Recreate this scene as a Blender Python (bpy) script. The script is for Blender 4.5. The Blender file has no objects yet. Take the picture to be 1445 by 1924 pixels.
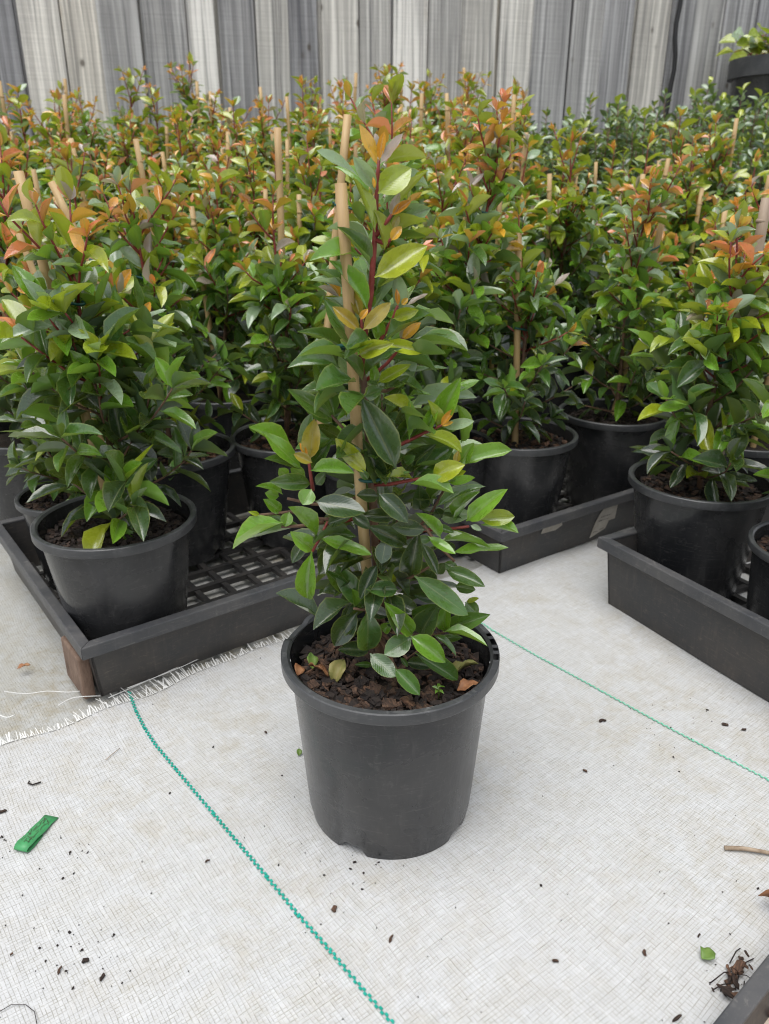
import bpy, math, random
import numpy as np
from mathutils import Vector, Matrix
R = math.radians
SC = bpy.context.scene
COL = SC.collection

# ------------------------------------------------------------------ camera, world, sun, exposure
F_PX, PX, PY, PITCH, CAM_H = 1450.0, 722.5, 962.0, R(22.5), 0.58
cam_d = bpy.data.cameras.new('camera'); cam = bpy.data.objects.new('camera', cam_d); COL.objects.link(cam)
cam.location = (0, 0, CAM_H); cam.rotation_euler = (R(90) - PITCH, 0, 0)
cam_d.sensor_fit = 'VERTICAL'; cam_d.sensor_height = 36.0; cam_d.lens = F_PX / 1924 * 36
cam_d.clip_start = 0.02; cam_d.clip_end = 500
cam_d.dof.use_dof = True; cam_d.dof.focus_distance = 0.70; cam_d.dof.aperture_fstop = 11.0
SC.camera = cam

SUN_EL, SUN_AZ = R(74), R(205)          # azimuth of the sun, clockwise from +Y
world = bpy.data.worlds.new('World'); SC.world = world; world.use_nodes = True
wn = world.node_tree; wn.nodes.clear()
sky = wn.nodes.new('ShaderNodeTexSky'); sky.sky_type = 'NISHITA'; sky.sun_disc = False
sky.sun_elevation = SUN_EL; sky.sun_rotation = SUN_AZ
sky.air_density = 1.0; sky.dust_density = 1.5; sky.ozone_density = 1.0
hsv = wn.nodes.new('ShaderNodeHueSaturation'); hsv.inputs['Saturation'].default_value = 0.22   # a grey, overcast sky
bg = wn.nodes.new('ShaderNodeBackground'); bg.inputs['Strength'].default_value = 0.10
wo = wn.nodes.new('ShaderNodeOutputWorld')
wn.links.new(sky.outputs[0], hsv.inputs['Color']); wn.links.new(hsv.outputs[0], bg.inputs[0]); wn.links.new(bg.outputs[0], wo.inputs[0])
sun_d = bpy.data.lights.new('sun', 'SUN'); sun_d.energy = 1.5; sun_d.angle = R(55); sun_d.color = (1.0, 0.98, 0.955)
sun = bpy.data.objects.new('sun', sun_d); COL.objects.link(sun)
sd = Vector((math.sin(SUN_AZ) * math.cos(SUN_EL), math.cos(SUN_AZ) * math.cos(SUN_EL), math.sin(SUN_EL)))
sun.rotation_euler = sd.to_track_quat('Z', 'Y').to_euler(); sun.location = (0, -1, 4)
SC.view_settings.view_transform = 'Standard'; SC.view_settings.look = 'None'
SC.view_settings.exposure = 0.94; SC.view_settings.gamma = 1.0; SC.view_settings.use_curve_mapping = False
SC.render.engine = 'CYCLES'
SC.cycles.max_bounces = 5; SC.cycles.diffuse_bounces = 3; SC.cycles.glossy_bounces = 2; SC.cycles.transmission_bounces = 3
SC.cycles.use_denoising = True; SC.cycles.use_adaptive_sampling = True; SC.cycles.adaptive_threshold = 0.02; SC.cycles.filter_width = 1.1

# ------------------------------------------------------------------ helpers
CP, SP = math.cos(PITCH), math.sin(PITCH)
def ray(px, py):
    a, b = (px - PX) / F_PX, (py - PY) / F_PX
    return np.array([a, CP - b * SP, -SP - b * CP])
def on_ground(px, py, z=0.0):
    d = ray(px, py); t = (z - CAM_H) / d[2]
    return np.array([0, 0, CAM_H]) + t * d
def at_y(px, py, Y):
    d = ray(px, py); return np.array([0, 0, CAM_H]) + d * (Y / d[1])
def rise(y):                              # the bed behind climbs gently towards the fence
    t = max(0.0, y - 1.45); return 0.225 * t * t / (t + 0.55)

def link(o, parent=None):
    COL.objects.link(o)
    if parent is not None: o.parent = parent
    return o
def empty(name, loc=(0, 0, 0), rz=0.0):
    o = bpy.data.objects.new(name, None); o.location = loc; o.rotation_euler = (0, 0, rz); o.empty_display_size = 0.02
    return link(o)
def tag(o, label=None, cat=None, group=None, kind=None):
    if label: o['label'] = label
    if cat: o['category'] = cat
    if group: o['group'] = group
    if kind: o['kind'] = kind
    return o
def mesh_np(name, V, Fs, mat=None, smooth=True, uv=None, colr=None):
    """V (n,3); Fs list of index tuples or an (m,k) array; uv per vertex; colr per vertex rgb"""
    me = bpy.data.meshes.new(name)
    V = np.asarray(V, dtype=np.float64)
    if isinstance(Fs, np.ndarray):
        n, k = Fs.shape
        me.vertices.add(len(V)); me.vertices.foreach_set('co', V.astype(np.float32).ravel())
        me.loops.add(n * k); me.loops.foreach_set('vertex_index', Fs.astype(np.int32).ravel())
        me.polygons.add(n)
        me.polygons.foreach_set('loop_start', (np.arange(n) * k).astype(np.int32))
        me.update(calc_edges=True); me.validate()
    else:
        me.from_pydata([tuple(v) for v in V], [], Fs); me.update()
    if smooth: me.polygons.foreach_set('use_smooth', np.ones(len(me.polygons), dtype=bool))
    if uv is not None:
        l = me.uv_layers.new(name='UVMap'); idx = np.zeros(len(me.loops), dtype=np.int32); me.loops.foreach_get('vertex_index', idx)
        l.data.foreach_set('uv', np.asarray(uv, dtype=np.float32)[idx].ravel())
    if colr is not None:
        c = me.attributes.new('col', 'FLOAT_COLOR', 'POINT')
        rgba = np.ones((len(V), 4), dtype=np.float32); rgba[:, :3] = colr; c.data.foreach_set('color', rgba.ravel())
    if mat: me.materials.append(mat)
    return me
def obj(name, me, parent=None, loc=None):
    o = bpy.data.objects.new(name, me); link(o, parent)
    if loc is not None: o.location = loc
    return o
class MB:
    """collects simple solids into one mesh"""
    def __init__(s): s.v = []; s.f = []
    def add(s, V, F):
        n = len(s.v); s.v += [tuple(map(float, q)) for q in V]; s.f += [tuple(i + n for i in q) for q in F]
    def box(s, c, h, ax=None):
        c = np.array(c, float); ax = np.eye(3) if ax is None else np.asarray(ax, float)
        V = [c + ax.T @ (np.array([i, j, k]) * np.array(h)) for k in (-1, 1) for j in (-1, 1) for i in (-1, 1)]
        s.add(V, [(0, 2, 3, 1), (4, 5, 7, 6), (0, 1, 5, 4), (2, 6, 7, 3), (0, 4, 6, 2), (1, 3, 7, 5)])
    def tube(s, pts, rads, n=6, cap=True):
        P = [np.array(p, float) for p in pts]; m = len(P)
        if not hasattr(rads, '__len__'): rads = [rads] * m
        V = []; up = None
        for i in range(m):
            t = P[min(i + 1, m - 1)] - P[max(i - 1, 0)]; t = t / (np.linalg.norm(t) + 1e-12)
            if up is None: up = np.array([0, 0, 1.0]) if abs(t[2]) < .9 else np.array([1.0, 0, 0])
            a = np.cross(t, up); a /= np.linalg.norm(a) + 1e-12; b = np.cross(a, t); up = b
            for k in range(n):
                w = 2 * math.pi * k / n; V.append(P[i] + rads[i] * (math.cos(w) * a + math.sin(w) * b))
        Fq = [(i * n + k, i * n + (k + 1) % n, (i + 1) * n + (k + 1) % n, (i + 1) * n + k) for i in range(m - 1) for k in range(n)]
        if cap: Fq += [tuple(range(n - 1, -1, -1)), tuple((m - 1) * n + k for k in range(n))]
        s.add(V, Fq)
    def mesh(s, name, mat, smooth=False): return mesh_np(name, s.v, s.f, mat, smooth)
    def build(s, name, mat, parent=None, smooth=False): return obj(name, s.mesh(name, mat, smooth), parent)
def bevel(o, w=0.002, seg=2):
    m = o.modifiers.new('bevel', 'BEVEL'); m.width = w; m.segments = seg; m.limit_method = 'ANGLE'; m.angle_limit = R(40); return o

# ------------------------------------------------------------------ materials
def new_mat(name):
    m = bpy.data.materials.new(name); m.use_nodes = True
    nt = m.node_tree; nt.nodes.clear()
    out = nt.nodes.new('ShaderNodeOutputMaterial'); b = nt.nodes.new('ShaderNodeBsdfPrincipled')
    nt.links.new(b.outputs[0], out.inputs[0])
    return m, nt, b, out
class NT:
    def __init__(s, nt): s.nt = nt
    def n(s, t, **kw):
        q = s.nt.nodes.new('ShaderNode' + t)
        for k, v in kw.items(): setattr(q, k, v)
        return q
    def l(s, a, b): s.nt.links.new(a, b)
    def val(s, sock, v):
        if isinstance(v, (int, float, tuple, list)): sock.default_value = v
        else: s.l(v, sock)
    def math(s, op, a, b=None, c=None, clamp=False):
        q = s.n('Math', operation=op, use_clamp=clamp)
        for i, v in enumerate((a, b, c)):
            if v is not None: s.val(q.inputs[i], v)
        return q.outputs[0]
    def mix(s, f, a, b, mode='MIX'):
        q = s.n('MixRGB', blend_type=mode); s.val(q.inputs[0], f); s.val(q.inputs[1], a); s.val(q.inputs[2], b); return q.outputs[0]
    def ramp(s, f, stops, interp='LINEAR'):
        q = s.n('ValToRGB'); s.l(f, q.inputs[0]); r = q.color_ramp; r.interpolation = interp
        while len(r.elements) < len(stops): r.elements.new(0.5)
        for e, (p, c) in zip(r.elements, stops):
            e.position = p; e.color = (c, c, c, 1) if isinstance(c, (int, float)) else (*c, 1)
        return q.outputs[0]
    def noise(s, vec, scale, detail=3, rough=.55, dist=0.0):
        q = s.n('TexNoise'); s.val(q.inputs['Scale'], scale); q.inputs['Detail'].default_value = detail
        q.inputs['Roughness'].default_value = rough; q.inputs['Distortion'].default_value = dist
        if vec is not None: s.l(vec, q.inputs['Vector'])
        return q.outputs['Fac']
    def mapping(s, vec, loc=(0, 0, 0), rot=(0, 0, 0), scale=(1, 1, 1)):
        q = s.n('Mapping'); s.l(vec, q.inputs[0]); q.inputs[1].default_value = loc; q.inputs[2].default_value = rot; q.inputs[3].default_value = scale
        return q.outputs[0]
    def bump(s, h, strength, dist=0.001, nrm=None):
        q = s.n('Bump'); q.inputs['Strength'].default_value = strength; q.inputs['Distance'].default_value = dist; s.l(h, q.inputs['Height'])
        if nrm is not None: s.l(nrm, q.inputs['Normal'])
        return q.outputs[0]
    def coord(s, which='Object'): return s.n('TexCoord').outputs[which]

def leaf_material(name, per_object):
    m, nt, b, out = new_mat(name); T = NT(nt)
    if per_object: base = T.n('ObjectInfo').outputs['Color']
    else: base = T.n('Attribute', attribute_name='col').outputs['Color']
    uv = T.coord('UV'); sep = T.n('SeparateXYZ'); T.l(uv, sep.inputs[0]); u, v = sep.outputs[0], sep.outputs[1]
    au = T.math('ABSOLUTE', T.math('SUBTRACT', u, .5))
    rib = T.math('LESS_THAN', au, T.math('MULTIPLY_ADD', v, -0.022, 0.034))
    edge = T.ramp(au, [(0.445, 0.0), (0.48, 1.0)])
    pos = T.n('NewGeometry').outputs['Position']
    blot = T.noise(pos, 90, 2, .6); blot2 = T.noise(pos, 420, 2, .6)
    c = T.mix(1.0, base, T.ramp(blot, [(0.25, .80), (0.75, 1.18)]), 'MULTIPLY')
    vein = T.math('SINE', T.math('MULTIPLY', T.math('SUBTRACT', v, T.math('MULTIPLY', au, .55)), 78))
    c = T.mix(T.math('MULTIPLY', T.math('MULTIPLY_ADD', vein, .5, .5), .08), c, T.mix(.55, base, (.35, .45, .15, 1)))
    c = T.mix(T.math('MULTIPLY', edge, .5), c, T.mix(.5, base, (.50, .52, .14, 1)))
    c = T.mix(T.math('MULTIPLY', rib, .55), c, T.mix(.5, base, (.42, .45, .20, 1)))
    c = T.mix(T.ramp(blot2, [(0.62, 0.0), (0.74, .45)]), c, (.20, .16, .08, 1))          # small scuffs
    back = T.n('NewGeometry').outputs['Backfacing']
    under = T.mix(.13, T.mix(1.0, base, (1.12, 1.12, 1.2, 1), 'MULTIPLY'), (.36, .44, .26, 1))
    c2 = T.mix(back, c, under)
    T.l(c2, b.inputs['Base Color'])
    T.l(T.mix(back, T.ramp(blot, [(0.3, .22), (0.7, .34)]), (.42, .42, .42, 1)), b.inputs['Roughness'])
    b.inputs['Coat Weight'].default_value = 1.0; b.inputs['Coat Roughness'].default_value = .13
    b.inputs['Specular IOR Level'].default_value = 0.75
    h = T.math('ADD', T.math('MULTIPLY', vein, .25), T.math('MULTIPLY', blot2, .9))
    h = T.math('SUBTRACT', h, T.math('MULTIPLY', T.ramp(au, [(0.0, 1.0), (0.05, 0.0)]), .8))
    T.l(T.bump(h, .22, .0005), b.inputs['Normal'])
    tr = T.n('BsdfTranslucent'); T.l(T.mix(.5, c, (.40, .55, .03, 1)), tr.inputs[0])
    ms = T.n('MixShader'); ms.inputs[0].default_value = .30
    T.l(b.outputs[0], ms.inputs[1]); T.l(tr.outputs[0], ms.inputs[2]); T.l(ms.outputs[0], out.inputs[0])
    return m
M = {}
M['leaf'] = leaf_material('leaf_surface', True)
M['foliage'] = leaf_material('foliage_surface', False)

def plastic(name, colr, rough=.45, dust=(.17, .16, .15), dust_amt=.35, scale=9.0, low=None):
    m, nt, b, out = new_mat(name); T = NT(nt); p = T.n('NewGeometry').outputs['Position']
    n1 = T.noise(p, scale, 5, .62, .4); n2 = T.noise(T.mapping(p, scale=(1, 1, .16)), 160, 3, .6); n3 = T.noise(p, 700, 2, .6)
    f = T.math('MULTIPLY', T.ramp(n1, [(.36, 0.0), (.72, 1.0)]), dust_amt)
    f = T.math('ADD', f, T.math('MULTIPLY', T.ramp(n2, [(.55, 0.0), (.80, 1.0)]), dust_amt * .6), clamp=True)
    f = T.math('ADD', f, T.math('MULTIPLY', T.ramp(n3, [(.66, 0.0), (.74, 1.0)]), dust_amt * .7), clamp=True)
    sc1 = T.noise(T.mapping(p, rot=(.3, .5, .2), scale=(1, 1, 14)), 34, 3, .7, 1.2); sc2 = T.noise(T.mapping(p, rot=(-.4, .3, .9), scale=(1, 1, 10)), 48, 3, .7, 1.0)
    f = T.math('ADD', f, T.math('MULTIPLY', T.math('ADD', T.ramp(sc1, [(.61, 0.0), (.67, 1.0)]), T.ramp(sc2, [(.62, 0.0), (.68, 1.0)])), dust_amt), clamp=True)
    f = T.math('ADD', f, T.math('MULTIPLY', T.ramp(T.noise(p, 95, 4, .75), [(.60, 0.0), (.70, 1.0)]), dust_amt * .8), clamp=True)
    c = T.mix(f, (*colr, 1), (*dust, 1))
    T.l(c, b.inputs['Base Color']); T.l(T.ramp(n1, [(.3, rough - .08), (.7, rough + .18)]), b.inputs['Roughness'])
    T.l(T.bump(T.math('ADD', n2, T.math('MULTIPLY', n1, 1.5)), .16, .0012), b.inputs['Normal'])
    return m
M['pot'] = plastic('black_pot_plastic', (.018, .019, .021), .19, (.11, .105, .10), .30)
M['pot_rim'] = plastic('black_pot_rim_plastic', (.036, .038, .041), .34, (.14, .14, .14), .35, 20)
M['tray'] = plastic('tray_plastic', (.026, .027, .029), .42, (.12, .100, .082), .42, 9)
M['tray_rim'] = plastic('tray_rim_plastic', (.050, .052, .057), .42, (.16, .15, .14), .40, 14)
M['slat'] = plastic('tray_floor_plastic', (.018, .018, .019), .5, (.07, .06, .05), .4, 14)
M['blackpipe'] = plastic('pipe_plastic', (.012, .012, .014), .4, (.05, .05, .05), .2)
M['tie'] = plastic('green_tie_plastic', (.006, .075, .065), .38, (.05, .12, .10), .15)
M['tape'] = plastic('green_tape_plastic', (.06, .33, .12), .38, (.05, .16, .05), .35, 40)

def simple(name, stops, scale, rough=.8, bump=.4, bdist=.002, stretch=(1, 1, 1), detail=4, coord='Position'):
    m, nt, b, out = new_mat(name); T = NT(nt)
    p = T.n('NewGeometry').outputs['Position'] if coord == 'Position' else T.coord(coord)
    p = T.mapping(p, scale=stretch)
    n1 = T.noise(p, scale, detail, .65, .3); T.l(T.ramp(n1, stops), b.inputs['Base Color'])
    b.inputs['Roughness'].default_value = rough
    T.l(T.bump(T.math('ADD', n1, T.math('MULTIPLY', T.noise(p, scale * 4, 3), .5)), bump, bdist), b.inputs['Normal'])
    return m
M['soil'] = simple('potting_mix_surface', [(.30, (.008, .006, .005)), (.52, (.026, .017, .012)), (.70, (.055, .034, .022)), (.82, (.09, .06, .04))], 130, .92, .9, .004)
def bark_mat():
    m, nt, b, out = new_mat('bark_chip_surface'); T = NT(nt); o = T.coord('Object'); r = T.n('ObjectInfo').outputs['Random']
    n1 = T.noise(T.mapping(o, scale=(.25, 1, 1)), 420, 4, .65); n2 = T.noise(o, 90, 3, .6)
    c = T.ramp(n1, [(.28, (.014, .010, .008)), (.52, (.055, .034, .024)), (.75, (.14, .088, .060))])
    c = T.mix(1.0, c, T.ramp(r, [(0.0, (.45, .45, .48)), (.45, (.95, .9, .85)), (.8, (1.7, 1.45, 1.25)), (1.0, (2.9, 2.5, 2.1))]), 'MULTIPLY')
    c = T.mix(T.ramp(n2, [(.55, 0.0), (.75, .6)]), c, (.014, .010, .008, 1))
    T.l(c, b.inputs['Base Color']); b.inputs['Roughness'].default_value = .88
    T.l(T.bump(T.math('ADD', n1, n2), .9, .0016), b.inputs['Normal']); return m
M['bark'] = bark_mat()
M['barkdark'] = simple('dark_bark_surface', [(.3, (.008, .006, .006)), (.6, (.030, .020, .016)), (.8, (.06, .042, .03))], 170, .88, .7, .002, (1, .4, 1))
M['stake'] = simple('bamboo_stake_surface', [(.25, (.37, .235, .100)), (.55, (.50, .345, .165)), (.85, (.62, .46, .25))], 60, .55, .25, .0008, (1, 1, .12), coord='Object')
M['stake_old'] = simple('weathered_bamboo_surface', [(.25, (.20, .15, .11)), (.5, (.33, .25, .18)), (.8, (.42, .34, .25))], 60, .6, .3, .0008, (1, 1, .15), coord='Object')
M['stem_red'] = simple('young_stem_surface', [(.3, (.16, .022, .018)), (.7, (.30, .055, .045))], 80, .5, .2, .0008)
M['stem_brown'] = simple('woody_stem_surface', [(.3, (.085, .045, .028)), (.7, (.20, .115, .070))], 90, .7, .5, .001)
M['block'] = simple('fibre_block_surface', [(.3, (.10, .060, .042)), (.55, (.19, .125, .090)), (.8, (.27, .19, .14))], 60, .9, .7, .003, (1, 1, .4))
M['twig'] = simple('dry_twig_surface', [(.3, (.20, .14, .09)), (.7, (.42, .33, .24))], 120, .8, .5, .001)
M['dryleaf'] = simple('dry_leaf_surface', [(.25, (.14, .055, .025)), (.5, (.30, .13, .055)), (.8, (.42, .24, .12))], 90, .6, .5, .0015)
M['paleleaf'] = simple('fading_leaf_surface', [(.3, (.16, .19, .04)), (.55, (.30, .27, .09)), (.8, (.38, .24, .12))], 55, .55, .4, .0012)
M['grnleaf'] = simple('fallen_green_leaf_surface', [(.3, (.09, .18, .03)), (.62, (.17, .25, .05)), (.8, (.30, .20, .10))], 45, .5, .3, .0012)
M['white'] = simple('white_plastic_strand', [(.3, (.62, .62, .60)), (.7, (.78, .78, .76))], 60, .4, .1, .0006)
M['greenthread'] = simple('green_thread_plastic', [(.3, (.0, .26, .19)), (.7, (.02, .40, .31))], 150, .4, .2, .0006)
M['greenthread2'] = simple('pale_green_thread_plastic', [(.3, (.10, .50, .32)), (.7, (.26, .62, .45))], 150, .4, .2, .0006)
M['paper'] = simple('weathered_paper', [(.3, (.30, .27, .22)), (.7, (.46, .43, .38))], 35, .7, .15, .0006)
M['ink'] = simple('faded_ink', [(.3, (.09, .085, .085)), (.7, (.16, .15, .15))], 90, .7, .1, .0004)
M['scratch'] = simple('brown_scratch', [(.3, (.03, .03, .02)), (.7, (.07, .06, .035))], 90, .8, .1, .0004)
M['dust'] = simple('dusty_tray_floor', [(.25, (.27, .21, .16)), (.55, (.44, .36, .29)), (.8, (.54, .47, .40))], 26, .9, .4, .002)
M['timber'] = simple('bench_timber', [(.3, (.10, .085, .07)), (.7, (.22, .19, .16))], 20, .85, .4, .002, (1, 1, .1))

def mat_fabric(name, dirt):
    m, nt, b, out = new_mat(name); T = NT(nt); p = T.n('NewGeometry').outputs['Position']
    wob = T.n('TexNoise'); wob.inputs['Scale'].default_value = 3.6; wob.inputs['Detail'].default_value = 2; T.l(p, wob.inputs['Vector'])
    off = T.n('VectorMath', operation='SCALE'); T.l(wob.outputs['Color'], off.inputs[0]); off.inputs['Scale'].default_value = .034
    q = T.n('VectorMath', operation='ADD'); T.l(p, q.inputs[0]); T.l(off.outputs[0], q.inputs[1])
    v = T.mapping(q.outputs[0], rot=(0, 0, R(-38)))
    sep = T.n('SeparateXYZ'); T.l(v, sep.inputs[0]); ux, vy = sep.outputs[0], sep.outputs[1]
    jit = T.noise(T.mapping(v, scale=(14, 90, 1)), 1.0, 2, .6)
    rowc = T.math('ADD', T.math('DIVIDE', vy, .0031), T.math('MULTIPLY', jit, .9))
    colc = T.math('ADD', T.math('DIVIDE', ux, .0033), T.math('MULTIPLY', T.noise(T.mapping(v, scale=(120, 20, 1)), 1.0, 2, .6), 1.1))
    def line(c, lo, hi):
        f = T.math('ABSOLUTE', T.math('MULTIPLY_ADD', T.math('FRACT', c), 2.0, -1.0)); return T.ramp(f, [(lo, 0.0), (hi, 1.0)])
    par = T.math('FRACT', T.math('MULTIPLY', T.math('FLOOR', rowc), .5))
    wl = T.math('MULTIPLY', line(rowc, .70, .98), T.ramp(T.noise(T.mapping(v, scale=(110, 260, 1)), 1.0, 2), [(.34, .05), (.68, 1.0)]))
    cl = T.math('MULTIPLY', line(colc, .72, .98), T.ramp(T.noise(T.mapping(v, scale=(230, 170, 1), loc=(3, 1, 0)), 1.0, 2), [(.34, .1), (.62, 1.0)]))
    seam = T.math('MAXIMUM', wl, T.math('MULTIPLY', cl, .92))
    rows = T.noise(T.mapping(v, scale=(28, 280, 1)), 1.0, 2, .5)
    cols = T.noise(T.mapping(v, scale=(240, 26, 1)), 1.0, 2, .5)
    c = T.mix(1.0, (.545, .550, .553, 1), T.ramp(rows, [(.26, .92), (.5, 1.0), (.75, 1.05)]), 'MULTIPLY')
    c = T.mix(1.0, c, T.ramp(cols, [(.3, .96), (.55, 1.0), (.70, 1.07)]), 'MULTIPLY')
    big = T.noise(p, 4.2, 4, .6, .6); mid = T.noise(p, 30, 6, .75, .4); fine = T.noise(p, 170, 3, .7)
    c = T.mix(T.math('MULTIPLY', seam, T.ramp(mid, [(.3, .62), (.7, 1.0)])), c, (.275, .262, .215, 1))
    d1 = T.math('MULTIPLY', T.ramp(mid, [(.42, 0.0), (.74, 1.0)]), T.ramp(big, [(.40, .22), (.62, 1.0)]))
    d1 = T.math('MULTIPLY', d1, .56 * dirt)
    c = T.mix(d1, c, (.36, .305, .20, 1))
    if dirt > 1: c = T.mix(1.0, c, (.80, .80, .77, 1), 'MULTIPLY')
    d2 = T.math('MULTIPLY', T.ramp(fine, [(.50, 0.0), (.72, 1.0)]), T.math('MULTIPLY_ADD', seam, .6, .10))
    d2 = T.math('MULTIPLY', d2, T.ramp(mid, [(.36, .25 * dirt), (.66, 1.0)]))
    c = T.mix(d2, c, (.27, .245, .17, 1))
    specks = T.math('MULTIPLY', T.ramp(T.noise(p, 330, 2, .7), [(.735, 0.0), (.77, 1.0)]), .55)
    c = T.mix(specks, c, (.12, .095, .07, 1))
    T.l(c, b.inputs['Base Color']); b.inputs['Roughness'].default_value = .5; b.inputs['Specular IOR Level'].default_value = .35
    h = T.math('SUBTRACT', T.math('MULTIPLY', rows, .9), seam)
    T.l(T.bump(h, .5, .0009), b.inputs['Normal'])
    return m
M['mat_front'] = mat_fabric('woven_mat', 1.0)
M['mat_back'] = mat_fabric('woven_mat_older', 1.7)
M['ground'] = simple('gravelly_ground', [(.3, (.06, .05, .04)), (.6, (.14, .12, .10)), (.8, (.22, .2, .18))], 18, .95, .8, .01)

def fence_mat():
    m, nt, b, out = new_mat('weathered_fence_timber'); T = NT(nt); o = T.coord('Object'); oi = T.n('ObjectInfo'); rnd = oi.outputs['Random']
    sh = T.n('CombineXYZ'); T.l(T.math('MULTIPLY', rnd, 37.0), sh.inputs[0]); T.l(T.math('MULTIPLY', rnd, 91.0), sh.inputs[2])
    q = T.n('VectorMath', operation='ADD'); T.l(o, q.inputs[0]); T.l(sh.outputs[0], q.inputs[1]); o2 = q.outputs[0]
    warp = T.noise(T.mapping(o2, scale=(6, 6, 3.2)), 1.0, 2, .5)
    cx = T.n('CombineXYZ'); T.l(T.math('MULTIPLY', T.math('SUBTRACT', warp, .5), .014), cx.inputs[0])
    q2 = T.n('VectorMath', operation='ADD'); T.l(o2, q2.inputs[0]); T.l(cx.outputs[0], q2.inputs[1]); o3 = q2.outputs[0]
    grain = T.noise(T.mapping(o3, scale=(95, 30, 1.3)), 1.0, 6, .72)
    band = T.noise(T.mapping(o3, scale=(62, 8, .8)), 1.0, 5, .7)
    saw = T.noise(T.mapping(o2, scale=(3, 3, 260)), 1.0, 2, .5)
    c = T.ramp(grain, [(.25, (.20, .197, .196)), (.48, (.40, .392, .382)), (.72, (.58, .57, .55))])
    c = T.mix(T.ramp(band, [(.50, .0), (.68, .75)]), c, (.105, .107, .118, 1))
    c = T.mix(T.ramp(T.noise(T.mapping(o3, loc=(5, 0, 2), scale=(48, 8, .9)), 1.0, 5), [(.50, 0.0), (.62, .85)]), c, (.68, .67, .65, 1))
    c = T.mix(T.ramp(T.noise(T.mapping(o3, loc=(9, 3, 2), scale=(9, 8, 2.2)), 1.0, 4), [(.62, 0.0), (.8, .55)]), c, (.29, .225, .15, 1))
    c = T.mix(1.0, c, T.ramp(T.math('FRACT', T.math('MULTIPLY', rnd, 5.3)), [(0.0, (.62, .63, .68)), (.3, (1.0, 1.0, 1.0)), (.6, (1.22, 1.19, 1.12)), (.8, (1.45, 1.44, 1.42)), (1.0, (1.2, 1.12, .98))]), 'MULTIPLY')
    c = T.mix(1.0, c, T.ramp(saw, [(.3, .90), (.7, 1.09)]), 'MULTIPLY')
    vo = T.n('TexVoronoi'); vo.inputs['Scale'].default_value = 1.0; T.l(T.mapping(o3, scale=(9.5, 2, 6.0)), vo.inputs['Vector'])
    kn = T.ramp(vo.outputs['Distance'], [(.0, 1.0), (.05, .9), (.085, .25), (.12, 0.0)])
    c = T.mix(T.math('MULTIPLY', kn, .85), c, (.085, .066, .050, 1))
    T.l(c, b.inputs['Base Color']); b.inputs['Roughness'].default_value = .85; b.inputs['Specular IOR Level'].default_value = .25
    T.l(T.bump(T.math('ADD', grain, T.math('MULTIPLY', saw, .35)), .6, .003), b.inputs['Normal'])
    return m
M['fence'] = fence_mat()

# ------------------------------------------------------------------ ground and mats
def sheet(name, pts_fn, nu, nv, mat):
    V = [pts_fn(i / nu, j / nv) for j in range(nv + 1) for i in range(nu + 1)]
    Fq = np.array([(j * (nu + 1) + i, j * (nu + 1) + i + 1, (j + 1) * (nu + 1) + i + 1, (j + 1) * (nu + 1) + i) for j in range(nv) for i in range(nu)])
    return obj(name, mesh_np(name, V, Fq, mat))
def spread(t, lo, hi, far):               # grid lines dense in the middle and few out to the horizon
    if t < .08: return lo - (far + lo) * (1 - t / .08) ** 2 if lo < 0 else lo - far * (1 - t / .08) ** 2
    if t > .92: return hi + (far - hi) * ((t - .92) / .08) ** 2
    return lo + (hi - lo) * (t - .08) / .84
def terrain(y): return rise(min(y, 3.6))
g = sheet('ground', lambda u, v: ((lambda x, y: (x, y, terrain(y) - .03))(spread(u, -4, 4, 120), spread(v, -3, 5, 120))), 50, 90, M['ground'])
tag(g, kind='structure')
rw = random.Random(3)
WV = [(rw.uniform(4, 17), rw.uniform(0, 6.3), rw.uniform(0, 6.3), rw.uniform(.3, 1)) for _ in range(9)]
def wave(x, y):
    s = 0
    for k, a, ph, am in WV: s += am / (k * .12 + .6) * math.sin(k * (x * math.cos(a) + y * math.sin(a)) * 1.7 + ph)
    return s
def back_pt(u, v):
    x = -2.6 + 5.6 * u; y = .1 + 3.2 * v; return (x, y, terrain(y) - .0065 + .0011 * wave(x, y))
mb_ = sheet('weed_mat', back_pt, 200, 130, M['mat_back']); tag(mb_, kind='structure')
# front mat: its frayed cut edge runs along the weft, under the trays
WE = np.array([math.cos(R(38)), math.sin(R(38))]); WA = np.array([math.sin(R(38)), -math.cos(R(38))])
E0 = np.array([-.137, .949]) + .014 * WA
def mat_z(x, y):
    near_edge = max(0.0, 1 - abs((np.array([x, y]) - E0) @ WA) / .09)
    return .0012 + .0011 * wave(x, y) + .0010 * near_edge * math.sin(x * 43 + y * 12)
def front_pt(u, v):
    s = -.95 + 2.1 * u; t = 1.25 * v ** 1.15
    e = .004 * math.sin(s * 21) + .003 * math.sin(s * 57 + 1)
    q = E0 + WE * s + WA * (t + e * (1 - v) ** 6)
    return (q[0], q[1], mat_z(q[0], q[1]))
mf = sheet('white_weed_mat', front_pt, 210, 130, M['mat_front']); tag(mf, kind='structure')
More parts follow.
